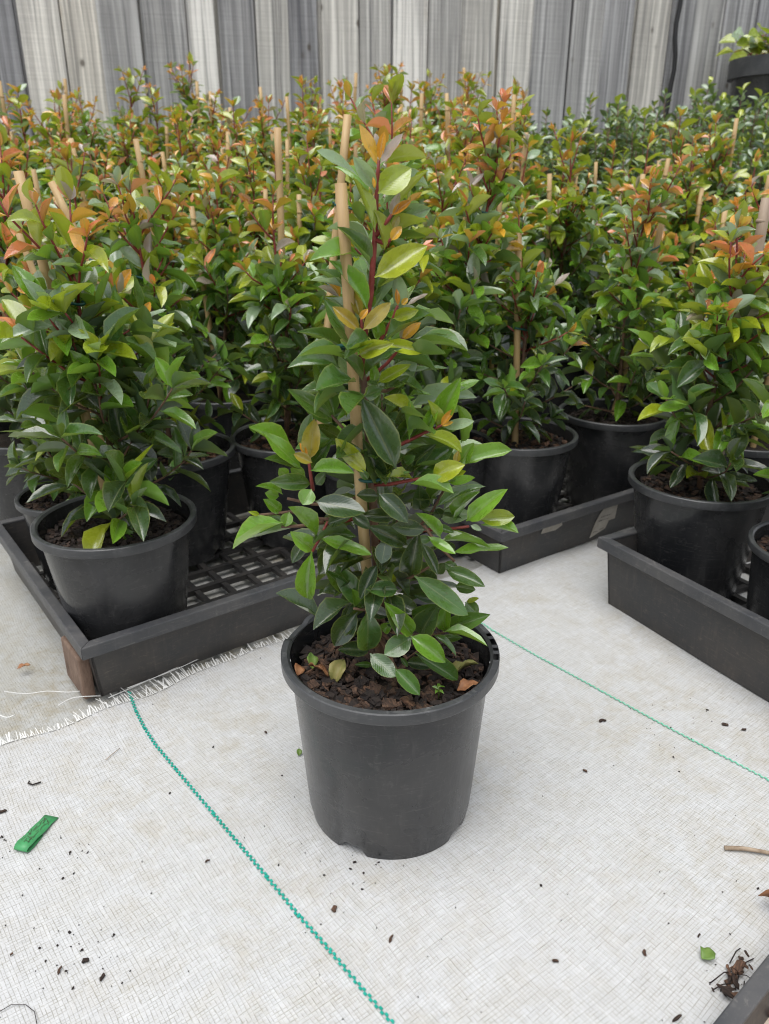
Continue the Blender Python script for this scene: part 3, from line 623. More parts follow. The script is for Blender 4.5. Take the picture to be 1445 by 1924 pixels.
# ------------------------------------------------------------------ the plant in front, leaf by leaf
CX, CY = .0052, .6215
def centre_plant():
    rng = random.Random(41)
    potm = make_pot_meshes('front', 120, 1, notches=[(R(243), .19, .011), (R(190), .16, .007), (R(325), .16, .007), (R(20), .2, .01), (R(110), .2, .01)],
                           dips=[(R(158), .20, .0045)], holes=(1, 2, 4, 116, 117, 119))
    t, p_, r_, s_ = potted('potted_shrub', (CX, CY, .0005), 0, 'green bushy shrub in black pot standing alone on the white mat in front', 'potted plant', None, rng, pot=potm)
    s_.data = soil_mesh(9, .0880, .157, 40, .006)
    org = np.array([CX, CY, .0005])
    TL = {'A': (560, 200), 'B': (560, 440), 'C': (430, 700), 'D': (690, 680), 'E': (430, 900), 'F': (690, 900), 'G': (620, 1080)}; K = 4.8167
    def px(tl, x, y): a = TL[tl]; return a[0] + x / K, a[1] + y / K
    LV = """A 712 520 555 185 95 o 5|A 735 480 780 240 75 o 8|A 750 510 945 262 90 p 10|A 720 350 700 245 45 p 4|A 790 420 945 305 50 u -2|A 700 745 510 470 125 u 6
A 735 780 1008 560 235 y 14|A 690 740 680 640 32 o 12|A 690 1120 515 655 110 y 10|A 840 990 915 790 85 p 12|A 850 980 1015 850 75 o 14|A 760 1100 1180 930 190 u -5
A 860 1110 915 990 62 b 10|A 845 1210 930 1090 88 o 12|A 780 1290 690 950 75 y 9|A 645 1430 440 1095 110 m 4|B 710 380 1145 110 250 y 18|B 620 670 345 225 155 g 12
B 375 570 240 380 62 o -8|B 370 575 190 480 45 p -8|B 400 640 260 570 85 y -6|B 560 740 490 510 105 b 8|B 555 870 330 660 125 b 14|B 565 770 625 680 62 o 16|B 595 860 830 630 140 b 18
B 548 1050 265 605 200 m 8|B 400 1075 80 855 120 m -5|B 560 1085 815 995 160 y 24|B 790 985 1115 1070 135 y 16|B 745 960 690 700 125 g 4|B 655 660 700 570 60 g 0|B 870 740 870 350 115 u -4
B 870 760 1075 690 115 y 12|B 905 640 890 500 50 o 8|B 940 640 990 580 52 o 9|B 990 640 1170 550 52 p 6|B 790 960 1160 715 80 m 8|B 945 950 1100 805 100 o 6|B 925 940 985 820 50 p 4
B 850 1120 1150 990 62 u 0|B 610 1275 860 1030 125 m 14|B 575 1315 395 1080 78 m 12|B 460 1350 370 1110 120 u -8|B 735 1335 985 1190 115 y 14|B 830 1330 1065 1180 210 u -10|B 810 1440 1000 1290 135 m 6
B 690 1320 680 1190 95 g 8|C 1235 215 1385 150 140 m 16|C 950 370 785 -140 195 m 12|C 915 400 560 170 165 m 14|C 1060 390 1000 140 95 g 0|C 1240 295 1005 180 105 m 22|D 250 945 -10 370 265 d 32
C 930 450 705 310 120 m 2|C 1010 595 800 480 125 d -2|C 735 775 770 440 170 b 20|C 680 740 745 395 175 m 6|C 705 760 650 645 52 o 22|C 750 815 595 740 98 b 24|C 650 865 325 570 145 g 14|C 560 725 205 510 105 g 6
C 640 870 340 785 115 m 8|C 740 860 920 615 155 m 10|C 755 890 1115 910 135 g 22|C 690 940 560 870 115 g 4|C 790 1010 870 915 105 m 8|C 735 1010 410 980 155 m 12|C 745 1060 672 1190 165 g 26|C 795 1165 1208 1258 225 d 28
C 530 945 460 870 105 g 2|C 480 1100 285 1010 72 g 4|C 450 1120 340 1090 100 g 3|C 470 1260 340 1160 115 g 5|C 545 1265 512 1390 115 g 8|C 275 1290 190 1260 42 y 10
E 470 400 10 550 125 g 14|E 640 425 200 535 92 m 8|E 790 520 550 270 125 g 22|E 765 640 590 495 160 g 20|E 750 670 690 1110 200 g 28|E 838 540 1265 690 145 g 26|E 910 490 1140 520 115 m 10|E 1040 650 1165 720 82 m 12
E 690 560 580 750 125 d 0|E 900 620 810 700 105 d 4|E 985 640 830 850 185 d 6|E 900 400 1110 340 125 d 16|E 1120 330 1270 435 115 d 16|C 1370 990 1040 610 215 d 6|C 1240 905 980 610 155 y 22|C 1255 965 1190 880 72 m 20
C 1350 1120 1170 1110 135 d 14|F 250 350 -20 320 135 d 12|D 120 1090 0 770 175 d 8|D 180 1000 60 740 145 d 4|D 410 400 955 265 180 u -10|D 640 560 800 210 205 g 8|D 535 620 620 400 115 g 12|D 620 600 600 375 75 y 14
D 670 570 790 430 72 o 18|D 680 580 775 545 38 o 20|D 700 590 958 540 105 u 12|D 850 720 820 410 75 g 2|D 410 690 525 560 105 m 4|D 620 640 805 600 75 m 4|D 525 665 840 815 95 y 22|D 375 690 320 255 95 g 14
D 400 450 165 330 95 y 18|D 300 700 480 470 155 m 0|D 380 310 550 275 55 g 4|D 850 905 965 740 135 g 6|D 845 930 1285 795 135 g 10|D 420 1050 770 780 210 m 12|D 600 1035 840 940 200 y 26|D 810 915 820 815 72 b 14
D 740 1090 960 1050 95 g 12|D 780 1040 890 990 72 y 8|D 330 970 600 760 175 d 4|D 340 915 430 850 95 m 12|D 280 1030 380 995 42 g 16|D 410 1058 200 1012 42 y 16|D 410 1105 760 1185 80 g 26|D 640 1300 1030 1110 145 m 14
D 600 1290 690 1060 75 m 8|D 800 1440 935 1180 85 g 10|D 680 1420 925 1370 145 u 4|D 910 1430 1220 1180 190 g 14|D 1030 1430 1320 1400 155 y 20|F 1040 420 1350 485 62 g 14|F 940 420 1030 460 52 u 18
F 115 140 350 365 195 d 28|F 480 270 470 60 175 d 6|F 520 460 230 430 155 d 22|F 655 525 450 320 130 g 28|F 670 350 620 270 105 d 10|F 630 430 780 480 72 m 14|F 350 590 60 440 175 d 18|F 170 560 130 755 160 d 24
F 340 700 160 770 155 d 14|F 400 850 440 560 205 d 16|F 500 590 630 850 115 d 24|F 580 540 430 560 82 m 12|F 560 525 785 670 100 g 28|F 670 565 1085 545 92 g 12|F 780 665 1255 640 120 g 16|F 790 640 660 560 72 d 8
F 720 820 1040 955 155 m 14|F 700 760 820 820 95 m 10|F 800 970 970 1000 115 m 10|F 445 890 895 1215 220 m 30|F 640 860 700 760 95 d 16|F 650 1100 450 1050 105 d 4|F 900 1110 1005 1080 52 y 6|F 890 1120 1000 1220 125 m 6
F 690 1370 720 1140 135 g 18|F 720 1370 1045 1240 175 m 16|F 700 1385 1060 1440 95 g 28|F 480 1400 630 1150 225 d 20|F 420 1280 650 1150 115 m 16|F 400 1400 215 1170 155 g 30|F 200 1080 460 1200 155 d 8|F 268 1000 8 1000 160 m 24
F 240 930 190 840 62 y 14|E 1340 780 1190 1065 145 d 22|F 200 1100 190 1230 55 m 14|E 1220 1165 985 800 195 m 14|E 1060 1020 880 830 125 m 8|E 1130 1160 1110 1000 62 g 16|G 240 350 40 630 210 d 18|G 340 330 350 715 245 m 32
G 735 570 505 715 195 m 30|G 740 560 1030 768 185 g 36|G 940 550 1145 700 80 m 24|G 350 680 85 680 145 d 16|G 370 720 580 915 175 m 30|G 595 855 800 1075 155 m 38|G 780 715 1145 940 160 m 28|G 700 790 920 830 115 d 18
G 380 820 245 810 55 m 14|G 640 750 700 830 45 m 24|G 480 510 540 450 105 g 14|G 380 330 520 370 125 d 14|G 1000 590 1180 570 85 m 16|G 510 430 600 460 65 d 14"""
    cam_p = np.array([0, 0, CAM_H])
    n = 0
    for e in LV.replace('\n', '|').split('|'):
        q = e.split(); tl = q[0]; bx, by, tx, ty, w = map(float, q[1:6]); c = q[6]; lay = float(q[7]) * .0015
        b = at_y(*px(tl, bx, by), CY - lay); tp = at_y(*px(tl, tx, ty), CY - lay)
        la = np.linalg.norm(tp - b); want = max(la, .040 if c in 'dmg' else .026 if c in 'yu' else la)
        dep = min(math.sqrt(max(0, want * want - la * la)), .5 * la)
        view = nrm((b + tp) / 2 - cam_p)
        tp2 = tp - view * dep; ax = tp2 - b; L = np.linalg.norm(ax)
        scale = np.linalg.norm((b + tp) / 2 - cam_p) / F_PX
        wa = w / K * scale; W = max(wa, min(.36 * L, wa * 2.2)); roll = min(R(65), math.acos(min(1, wa / W)))
        n0 = nrm(-view - nrm(ax) * np.dot(-view, nrm(ax)))
        best = None
        for sg in (-1, 1):
            m_ = np.array(Matrix.Rotation(sg * (roll + R(8)), 3, Vector(nrm(ax))) @ Vector(n0))
            if best is None or m_[2] > best[2]: best = m_
        leaf_object(t, b - org - nrm(ax) * L * .04, ax, best, L * 1.09, W * .97, c, rng); n += 1
    # leaves on the far side and deep inside the crown
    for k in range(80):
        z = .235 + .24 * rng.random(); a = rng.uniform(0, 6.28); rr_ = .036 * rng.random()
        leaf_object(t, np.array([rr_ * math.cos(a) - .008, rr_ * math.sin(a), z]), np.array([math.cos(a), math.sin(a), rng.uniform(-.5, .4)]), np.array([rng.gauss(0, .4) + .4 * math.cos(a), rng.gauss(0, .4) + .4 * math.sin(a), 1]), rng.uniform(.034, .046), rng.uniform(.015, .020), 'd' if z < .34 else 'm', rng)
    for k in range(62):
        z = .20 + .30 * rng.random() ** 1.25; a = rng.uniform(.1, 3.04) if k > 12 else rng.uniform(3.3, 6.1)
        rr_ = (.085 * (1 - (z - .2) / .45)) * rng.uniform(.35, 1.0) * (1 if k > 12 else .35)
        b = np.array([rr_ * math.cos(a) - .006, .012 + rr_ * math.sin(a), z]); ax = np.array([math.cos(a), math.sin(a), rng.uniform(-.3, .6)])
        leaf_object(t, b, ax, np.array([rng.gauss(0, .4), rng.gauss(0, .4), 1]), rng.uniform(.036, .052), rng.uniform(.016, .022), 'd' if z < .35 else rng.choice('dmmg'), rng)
    for k in range(34):
        py_ = rng.uniform(300, 640); px_ = np.interp(py_, [300, 350, 440, 550, 610, 665], [711, 708, 705, 697, 688, 681])
        b = at_y(px_, py_, CY) - org; a = rng.uniform(-.6, 3.74); el = rng.uniform(.1, .9)
        ax = np.array([math.cos(a) * math.cos(el), math.sin(a) * math.cos(el), math.sin(el)])
        leaf_object(t, b + ax * rng.uniform(0, .02), ax, np.array([rng.gauss(0, .4), rng.gauss(0, .4), 1]), rng.uniform(.026, .044), rng.uniform(.010, .017), rng.choice('yygguob' if py_ < 450 else 'mgygum'), rng)
    def line(pts, lay0, lay1): return [at_y(x, y, CY - (lay0 + (lay1 - lay0) * i / max(1, len(pts) - 1)) * .0015) - org for i, (x, y) in enumerate(pts)]
    sb, sr = MB(), MB()
    main = [(716, 1262), (714, 1180), (711, 1090), (704, 1010), (699, 900), (690, 790), (682, 705)]
    sb.tube(line(main, 0, 2), [.0052, .0048, .0043, .004, .0036, .0032, .0028], 8)
    sr.tube(line([(682, 712), (681, 665), (688, 610), (697, 550), (701, 490), (705, 440), (707, 380), (710, 325), (712, 300)], 2, 6), [.0025, .0025, .0025, .0024, .0023, .0020, .0017, .0014, .001], 8)
    BR = [('D', [(60, 1110), (200, 1108), (420, 1065), (610, 1040)], 2, 20, 1), ('D', [(60, 830), (320, 740), (420, 690), (560, 622), (680, 570)], 2, 16, 1), ('C', [(1240, 700), (1110, 585), (930, 390)], 2, 12, 0), ('C', [(760, 1060), (745, 960), (720, 775)], 12, 22, 1),
          ('C', [(1270, 1080), (1000, 1200), (760, 1190), (530, 1140)], 2, 12, 0), ('E', [(1250, 330), (1050, 380), (890, 400), (830, 520), (755, 660)], 0, 24, 1), ('C', [(1250, 1180), (900, 1330), (760, 1320), (560, 1260), (260, 1292)], 0, 8, 0), ('E', [(860, 390), (640, 425), (475, 432)], 8, 12, 0),
          ('F', [(70, 560), (320, 490), (560, 460), (800, 445), (920, 430)], 0, 14, 1), ('F', [(100, 1010), (240, 955), (400, 890), (575, 788)], 0, 20, 0), ('F', [(330, 480), (520, 430), (640, 600), (790, 745)], 8, 18, 0), ('F', [(130, 1130), (420, 1340), (620, 1415), (705, 1380)], 2, 24, 0),
          ('B', [(585, 1290), (570, 1100), (578, 920), (575, 770)], 2, 14, 1), ('B', [(620, 1130), (740, 975), (860, 765), (900, 650)], 2, 10, 1), ('B', [(600, 1330), (700, 1260), (810, 1165), (905, 1050), (950, 940)], 0, 6, 1), ('A', [(690, 1190), (780, 1080), (850, 975)], 4, 12, 1), ('A', [(690, 1200), (800, 1250), (850, 1190)], 4, 10, 1),
          ('F', [(90, 620), (400, 520), (590, 290), (720, 50)], 0, 12, 0), ('F', [(80, 640), (180, 600), (300, 330), (120, 140)], 0, 24, 0), ('G', [(450, 420), (560, 520), (740, 550)], 2, 30, 0), ('G', [(450, 430), (420, 380), (330, 320), (215, 305)], 2, 22, 0), ('G', [(440, 560), (540, 720), (600, 850)], 4, 34, 0), ('G', [(450, 500), (700, 760), (860, 640)], 4, 22, 0), ('B', [(590, 1400), (800, 1420), (900, 1370)], 2, 12, 0)]
    for tl, pts, l0, l1, red in BR:
        (sr if red else sb).tube(line([px(tl, *p) for p in pts], l0, l1), list(np.linspace(.0019, .0012, len(pts))), 6)
    sb.build('stem', M['stem_brown'], t, True); sr.build('stem', M['stem_red'], t, True)
    # stake and ties
    s0 = at_y(697, 1150, CY - .010) - org; s1 = at_y(637, 344, CY - .012) - org
    s0 = s0 + (s0 - s1) * .10
    obj('stake', stake_mesh(s0, s1, .0050, .0044, M['stake'], 0, 3), t)
    c = at_y(664, 652, CY - .010) - org; obj('tie', tie_mesh(c, (1, .12, .10), (0, 1, -.25), .0135, .013, .0018), t)
    c = at_y(697, 900, CY - .010) - org; obj('tie', tie_mesh(c, (1, .1, 0), (0, 1, 0), .010, .010, .0015), t)
    # bark pieces on the potting mix
    for k in range(210):
        a = rng.uniform(0, 6.283); r = .083 * math.sqrt(rng.uniform(.08, 1))
        o = bpy.data.objects.new('bark_chip', CHIPS[rng.randrange(16)]); o.location = (r * math.cos(a), r * math.sin(a), .1605 + .006 * (1 - (r / .088) ** 2) + rng.uniform(0, .004))
        o.rotation_euler = (rng.uniform(-.5, .5), rng.uniform(-.5, .5), rng.uniform(0, 6.3)); o.scale = (rng.uniform(.35, 1.1),) * 3; link(o, s_)
    return t
centre_plant()

# dead leaves and a weed lying on the front pot's mix
def flat_leaf(name, loc, L, W, rz, mat, label, cat, curl=.25, tilt=(0, 0), group=None, seed=0, fold=.3, thick=.0004):
    rr = random.Random(seed); V, Fq, UV = leaf_template((0, .1, .25, .42, .6, .78, .9, 1), [w * rr.uniform(.82, 1.15) for w in (.08, .35, .8, 1, .95, .7, .4, .05)], (-1, -.5, 0, .5, 1), fold, curl, .10, rr.uniform(-.5, .5), rr.uniform(-.1, .1))
    V = V * np.array([W, L, L]); V[:, 1] -= L / 2; V[:, 2] += abs(V[:, 2].min()) * 0
    o = obj(name, mesh_np(name, V, Fq, mat, True, UV)); o.location = loc; o.rotation_euler = (tilt[0], tilt[1], rz)
    m = o.modifiers.new('thickness', 'SOLIDIFY'); m.thickness = thick; return tag(o, label, cat, group)
def in_pot(px_, py_, z=.172): return on_ground(px_, py_, z)
flat_leaf('dry_leaf', in_pot(598, 1262), .022, .016, R(70), M['dryleaf'], 'curled reddish brown dead leaf on the bark at the left of the front pot', 'leaf', .3, (.2, .3), seed=1)
flat_leaf('fading_leaf', in_pot(637, 1262), .024, .016, R(-20), M['paleleaf'], 'crumpled olive dead leaf standing on the bark mix of the front pot', 'leaf', .5, (.8, .2), seed=2, fold=.8)
flat_leaf('fading_leaf', in_pot(585, 1242), .017, .011, R(20), M['grnleaf'], 'small green and brown leaf at the far left inside the front pot', 'leaf', .3, (.6, .2), seed=3)
flat_leaf('fading_leaf', in_pot(873, 1263), .030, .017, R(-75), M['paleleaf'], 'wavy pale green dry leaf at the right inside the front pot', 'leaf', .35, (.3, -.2), seed=4, fold=.5)
flat_leaf('dry_leaf', in_pot(880, 1290), .022, .012, R(-70), M['dryleaf'], 'tan dead leaf by the right inner rim of the front pot', 'leaf', .3, (.2, .3), seed=5)
flat_leaf('dry_leaf', in_pot(560, 1258), .014, .012, R(10), M['dryleaf'], 'tiny brown dead leaf touching the left rim of the front pot', 'leaf', .3, (.3, .5), seed=6)
w = empty('weed_seedling', in_pot(823, 1310, .166)); tag(w, 'tiny green weed seedling on the bark near the front rim', 'seedling')
sm = MB(); sm.tube([(0, 0, -.004), (.001, 0, .006), (0, 0, .012)], .0005, 5); sm.build('stem', M['grnleaf'], w, True)
rs = random.Random(2)
for k in range(5):
    a = k * 1.4; leaf_object(w, np.array([0, 0, .010 - .001 * k]), np.array([math.cos(a), math.sin(a), .3]), np.array([0, 0, 1.0]), .006, .003, 'g', rs)

# ------------------------------------------------------------------ trays
def tray(corner, ang_u, Lu, Lv, H, label, flare=.009, rim_w=.010, rim_h=.013, floor=None, slats=True, z=0.003, wall_mat='tray'):
    """corner = front left corner of the base; u runs along the front edge, v away from it"""
    t = empty('plant_tray', (corner[0], corner[1], z), ang_u); tag(t, label, 'tray', 'black plant trays on the mat')
    th = .003
    def wall(p, q, out):
        # p, q base ends; out = outward unit vector
        p, q, out = np.array([*p, 0.]), np.array([*q, 0.]), np.array([*out, 0.]); d = nrm(q - p); up = np.array([0, 0, H])
        P = [p, q, q + out * flare + d * flare + up, p + out * flare - d * flare + up]
        I = [p - out * th, q - out * th, q + out * (flare - th) + d * flare + up, p + out * (flare - th) - d * flare + up]
        m = MB(); m.add(P + I, [(0, 1, 2, 3), (7, 6, 5, 4), (0, 4, 5, 1), (3, 2, 6, 7), (0, 3, 7, 4), (1, 5, 6, 2)]); m.build('side_wall', M[wall_mat], t)
        # rim strip
        a, b = P[3], P[2]; m = MB(); r0, r1 = -.004, rim_w
        a0, b0 = a + out * r0 + d * (-r0), b + out * r0 - d * (-r0); a1, b1 = a + out * r1 - d * r1, b + out * r1 + d * r1
        zt, zb = np.array([0, 0, .0035]), np.array([0, 0, -rim_h])
        V = [a0 + zt, b0 + zt, b1 + zt, a1 + zt, a1 + zb, b1 + zb, a1 + zb - out * .003 + d * .003, b1 + zb - out * .003 - d * .003, a0 - zt * .2, b0 - zt * .2]
        m.add(V, [(3, 2, 1, 0), (4, 5, 2, 3), (6, 7, 5, 4), (8, 9, 7, 6), (0, 1, 9, 8), (0, 8, 6, 4, 3), (1, 2, 5, 7, 9)]); o = m.build('rim', M['tray_rim'], t); bevel(o, .0022, 2)
    wall((0, 0), (Lu, 0), (0, -1)); wall((Lu, 0), (Lu, Lv), (1, 0)); wall((Lu, Lv), (0, Lv), (0, 1)); wall((0, Lv), (0, 0), (-1, 0))
    if slats:
        k = 0
        for i in range(int(Lu / .045)):
            m = MB(); m.box((.024 + .045 * i, Lv / 2, .006), (.0045, Lv / 2 - .001, .0035)); m.build('floor_slat', M['slat'], t)
        for j in range(int(Lv / .05)):
            m = MB(); m.box((Lu / 2, .025 + .05 * j, .0065), (Lu / 2 - .001, .005, .0045)); m.build('floor_slat', M['slat'], t)
    elif floor:
        m = MB(); m.box((Lu / 2, Lv / 2, .003), (Lu / 2 - .001, Lv / 2 - .001, .002)); m.build('floor', M[floor], t)
    return t
tray((-.350, .795), R(37), .53, .43, .082, 'scuffed black tray at left with a frayed mat edge along its front')
mt = tray((.188, 1.130), R(35), .52, .46, .080, 'black tray behind the front pot with a torn paper label on it')
# R tray: base corner at its left end, the long side runs towards the viewer at right
tray((.340, 1.030), R(-62), .46, .42, .104, 'deep clean grey black tray at the right edge of the picture')
tray((.4025, .488), R(220), .40, .30, .030, 'shallow tray with a dusty beige floor cut off by the bottom right corner', floor='dust', slats=False, flare=.006, rim_w=.010, z=.004)
# ridge and rib details on the left and middle trays
def front_panel_pt(t, u, h, off=.0012): return None
# torn paper label on the middle tray's front wall (local: u along the front, wall leans out by flare)
def on_wall(u, h, H=.080, fl=.009, off=.0012): return (u - .047, -fl * h / H - off, h)
out_ = [(.262, .008), (.300, .018), (.306, .033), (.322, .033), (.322, .062), (.285, .0625), (.276, .052), (.270, .040), (.266, .028)]
lm = MB(); lm.add([on_wall(*q) for q in out_] + [on_wall(*q, off=.0006) for q in out_], [tuple(range(9)), tuple(range(17, 8, -1))] + [(k, 9 + k, 9 + (k + 1) % 9, (k + 1) % 9) for k in range(9)])
lo = lm.build('paper_label', M['paper'], mt); tag(lo, 'torn pale paper label with two faded lines')
rk = random.Random(6); ink = MB()
for (u0, u1, h) in ((.281, .307, .0455), (.277, .303, .0385), (.268, .279, .0185), (.283, .294, .0205)):
    u = u0
    while u < u1:
        wd = rk.uniform(.0009, .002); hh = rk.uniform(.0006, .0014); p = [on_wall(u, h - hh, off=.0016), on_wall(u + wd, h - hh, off=.0016), on_wall(u + wd, h + hh, off=.0016), on_wall(u, h + hh, off=.0016)]
        ink.add(p, [(0, 1, 2, 3)]); u += wd + rk.uniform(.0004, .0009)
ink.build('print', M['ink'], lo)
lm = MB(); o2 = [(.130, .052), (.165, .050), (.180, .056), (.178, .064), (.134, .0645)]
lm.add([on_wall(*q) for q in o2], [tuple(range(5))]); lm.build('paper_scrap', M['paper'], mt)

# wooden fibre block against the left tray's corner
bk = MB(); c = on_ground(163, 1288, .012); c2 = on_ground(130, 1235, .02)
ax = np.array([math.cos(R(128)), math.sin(R(128)), 0]); sx = np.array([math.cos(R(38)), math.sin(R(38)), 0])
rbk = random.Random(3)
cc = np.array([-.385, .822, .030]); bk.box(cc, (.034, .0075, .0300), [ax, sx, [0, 0, 1]])
bo = bk.build('timber_block', M['block']); bevel(bo, .003, 2); tag(bo, 'rough brown timber block beside the front corner of the left tray', 'timber block')

# ------------------------------------------------------------------ near potted shrubs
G1 = 'potted shrubs at the front of the bed'
ZT = .012
def PX2(Y, a, b): return (at_y(*a, Y), at_y(*b, Y + .02))
shrub_near((-.345, .912, ZT), R(20), 'large leafy shrub in the pot at the front corner of the left tray', 101, .565, .135, .46, PX2(.92, (195, 915), (36, 322)), big=1.22, dens=1.15, narrow=True)
shrub_near((-.480, 1.102, ZT), R(80), 'shrub at the left edge of the picture, pot half hidden behind the left tray corner', 102, .60, .13, .52, PX2(1.09, (190, 830), (22, 405)), big=1.15, dens=1.1, narrow=True, size=.78)
shrub_near((-.347, 1.203, ZT), R(140), 'shrub in the tall black pot behind the left tray front pot', 103, .575, .13, .50, PX2(1.24, (330, 820), (97, 342)), big=1.08, dens=1.15, narrow=True)
shrub_near((-.163, 1.277, ZT), R(10), 'shrub in the dark pot just behind and left of the front plant', 104, .57, .125, .48, PX2(1.30, (540, 760), (520, 240)), dens=1.1, narrow=True)
shrub_near((.232, 1.290, ZT), R(50), 'compact shrub in the front left pot of the tray with the paper label', 105, .54, .115, .52, PX2(1.27, (968, 850), (974, 437)), big=.95, dens=1.25, narrow=True)
shrub_near((.435, 1.430, ZT), R(250), 'shrub behind the labelled tray front pot, between two pots at right', 106, .59, .12, .62, PX2(1.45, (1150, 790), (1250, 395)), dens=1.15, narrow=True)
shrub_near((.462, 1.058, ZT), R(120), 'big shrub in the pot at the near end of the deep right tray', 107, .53, .14, .50, PX2(1.10, (1345, 890), (1440, 372)), old=True, sr=.0072, big=1.15, dens=1.2, narrow=True)
shrub_near((.552, .880, ZT), R(200), 'shrub cut off by the right edge, beside the big right tray plant', 108, .50, .12, .45, None, low=.03, dens=1.1, size=.86)
shrub_near((-.005, 1.170, .004), 0, 'tall shrub right behind the front plant with its stake leaning right', 109, .70, .125, .60, PX2(1.14, (600, 800), (652, 216)), low=.06, big=1.08, dens=1.15, lean=(.02, .0))
shrub_near((.085, 1.265, .004), 0, 'tall red-stemmed shrub behind the right shoulder of the front plant', 110, .70, .115, .60, PX2(1.27, (760, 800), (911, 290)), low=.08, big=1.1, lean=(.17, 0))

# ------------------------------------------------------------------ the massed bed behind
VAR, VAR_L = [], []
for k in range(12):
    rng = random.Random(300 + k); lv, yl, st, lead = gen_shrub(rng, .56 + .11 * rng.random(), .140 + .035 * rng.random(), .55 + .15 * rng.random(), 1.05, .04, 1.10)
    stake_top = .44 + .17 * rng.random(); s0 = (.012, .01, .08); s1 = (.012 + rng.uniform(-.04, .04), .01 + rng.uniform(-.03, .03), stake_top + .02)
    c = lead(.66)
    VAR_L.append(lv + yl); VAR.append((leaves_mesh('foliage', lv + yl, rng, M['foliage']), stems_meshes(st),
                stake_mesh(s0, s1, .0056, .0050, M['stake'], 1, k), tie_mesh((c + np.array([.006, .006, 0])), (1, .3, 0), (-.3, 1, 0), .013, .010)))
near_xy = [np.array(q) for q in ((-.345, .912), (-.48, 1.102), (-.347, 1.203), (-.163, 1.277), (.232, 1.29), (.435, 1.43), (.462, 1.058), (.552, .88), (-.005, 1.17), (.085, 1.265))]
rg = random.Random(77); U = np.array([math.cos(R(37)), math.sin(R(37))]); Vv = np.array([-math.sin(R(37)), math.cos(R(37))]); SPC = .198
def fence_y(x): return FY + x * math.tan(FYAW)
spots = []
for i in range(-24, 25):
    for j in range(-24, 25):
        q = np.array([-.05, 1.52]) + U * SPC * i + Vv * SPC * j + np.array([rg.uniform(-.02, .02), rg.uniform(-.02, .02)])
        lim = fence_y(q[0]) - .17
        if q[0] > .42: lim = min(lim, 2.36 - .22 * (q[0] - .42))
        if q[1] > lim or q[1] < 1.22 or abs(q[0]) > .5 * q[1] * 1.03 + .18: continue
        if q[1] < 1.52 and not (abs(q[0]) > .5 and q[1] > 1.2): continue
        if min(np.linalg.norm(q - s) for s in near_xy) < .19: continue
        spots.append(q)
spots.sort(key=lambda q: (q[1], q[0]))
def px_of(q): return PX + F_PX * q[0] / (q[1] * CP + .15)
ORD = 'first second third fourth fifth sixth seventh eighth ninth tenth eleventh twelfth thirteenth fourteenth fifteenth sixteenth seventeenth eighteenth nineteenth twentieth'.split()
def nth(k, n):
    if k == 0: return 'leftmost'
    if k == n - 1: return 'rightmost'
    return ORD[k] + ' from the left' if k < (n + 1) // 2 or n - 1 - k >= len(ORD) else ORD[n - 1 - k] + ' from the right'
BANDS = [(0, 1.72, 'nearest row'), (1.72, 1.95, 'second row'), (1.95, 2.2, 'third row'), (2.2, 2.45, 'fourth row'), (2.45, 2.7, 'fifth row'), (2.7, 2.95, 'sixth row'), (2.95, 9, 'last row')]
LAB = {}
for y0, y1, bn in BANDS:
    mem = sorted([k for k, q in enumerate(spots) if y0 <= q[1] < y1], key=lambda k: px_of(spots[k]))
    for r_, k in enumerate(mem): LAB[k] = ('orange-tipped staked shrub, %s, %s of the massed bed' % (nth(r_, len(mem)), bn), 'massed shrubs, ' + bn)
for k, q in enumerate(spots):
    rng = random.Random(1000 + k); single = q[1] < 1.74
    lab, grp = LAB[k]; sc = rng.uniform(.94, 1.06) * (1 + .10 * max(0, min(1, (q[1] - 1.6) / 1.4)))
    if q[0] > .6: sc *= .95
    v = rng.randrange(12); fo_, st_, sk_, ti_ = VAR[v]
    t, p_, r_, s_ = potted('potted_shrub', (q[0], q[1], terrain(q[1]) + .004), rng.uniform(0, 6.28), lab, 'potted plant', grp, rng, leaf_objs=False, scale=sc, tilt=(rng.uniform(-.03, .03), rng.uniform(-.03, .03)))
    if single: leaf_set(t, VAR_L[v], rng, 170, t.rotation_euler[2])
    else: tag(obj('foliage', fo_, t), kind='stuff')
    for me in st_.values(): obj('stem', me, t)
    obj('stake', sk_, t); obj('tie', ti_, t)

# ------------------------------------------------------------------ dark green shrubs at the right by the fence
def gen_dark(rng, H, Rad):
    leaves, stems = [], []; z0 = .165
    for b in range(38):
        a = rng.uniform(0, 6.28); r = Rad * math.sqrt(rng.random()); zt = H * (1 - .35 * (r / Rad) ** 2) * rng.uniform(.80, 1.02)
        p0 = np.array([0, 0, z0]); p1 = np.array([r * math.cos(a), r * math.sin(a), zt]); mid = (p0 + p1) / 2 + np.array([math.cos(a), math.sin(a), 0]) * r * .35
        pts = [p0 * (1 - t) ** 2 + 2 * mid * t * (1 - t) + p1 * t * t for t in np.linspace(0, 1, 6)]; stems.append((pts, list(np.linspace(.0035, .0015, 6)), 'stem_brown'))
        n = 20
        for k in range(n):
            t = .25 + .75 * (k + 1) / n; p = p0 * (1 - t) ** 2 + 2 * mid * t * (1 - t) + p1 * t * t; az = k * 2.4 + a
            for s_ in (0, 3.14):
                el = rng.uniform(.0, .5) + (t > .9) * .5; ax = np.array([math.cos(az + s_) * math.cos(el), math.sin(az + s_) * math.cos(el), math.sin(el)]); L = rng.uniform(.026, .040)
                c = 'y' if (t > .93 and rng.random() < .30) else 'u' if (t > .8 and rng.random() < .30) else rng.choice('kkkkm')
                leaves.append((p, ax, np.array([rng.gauss(0, .5), rng.gauss(0, .5), 1]), L, L * .42, c))
    return leaves, stems
DV = []
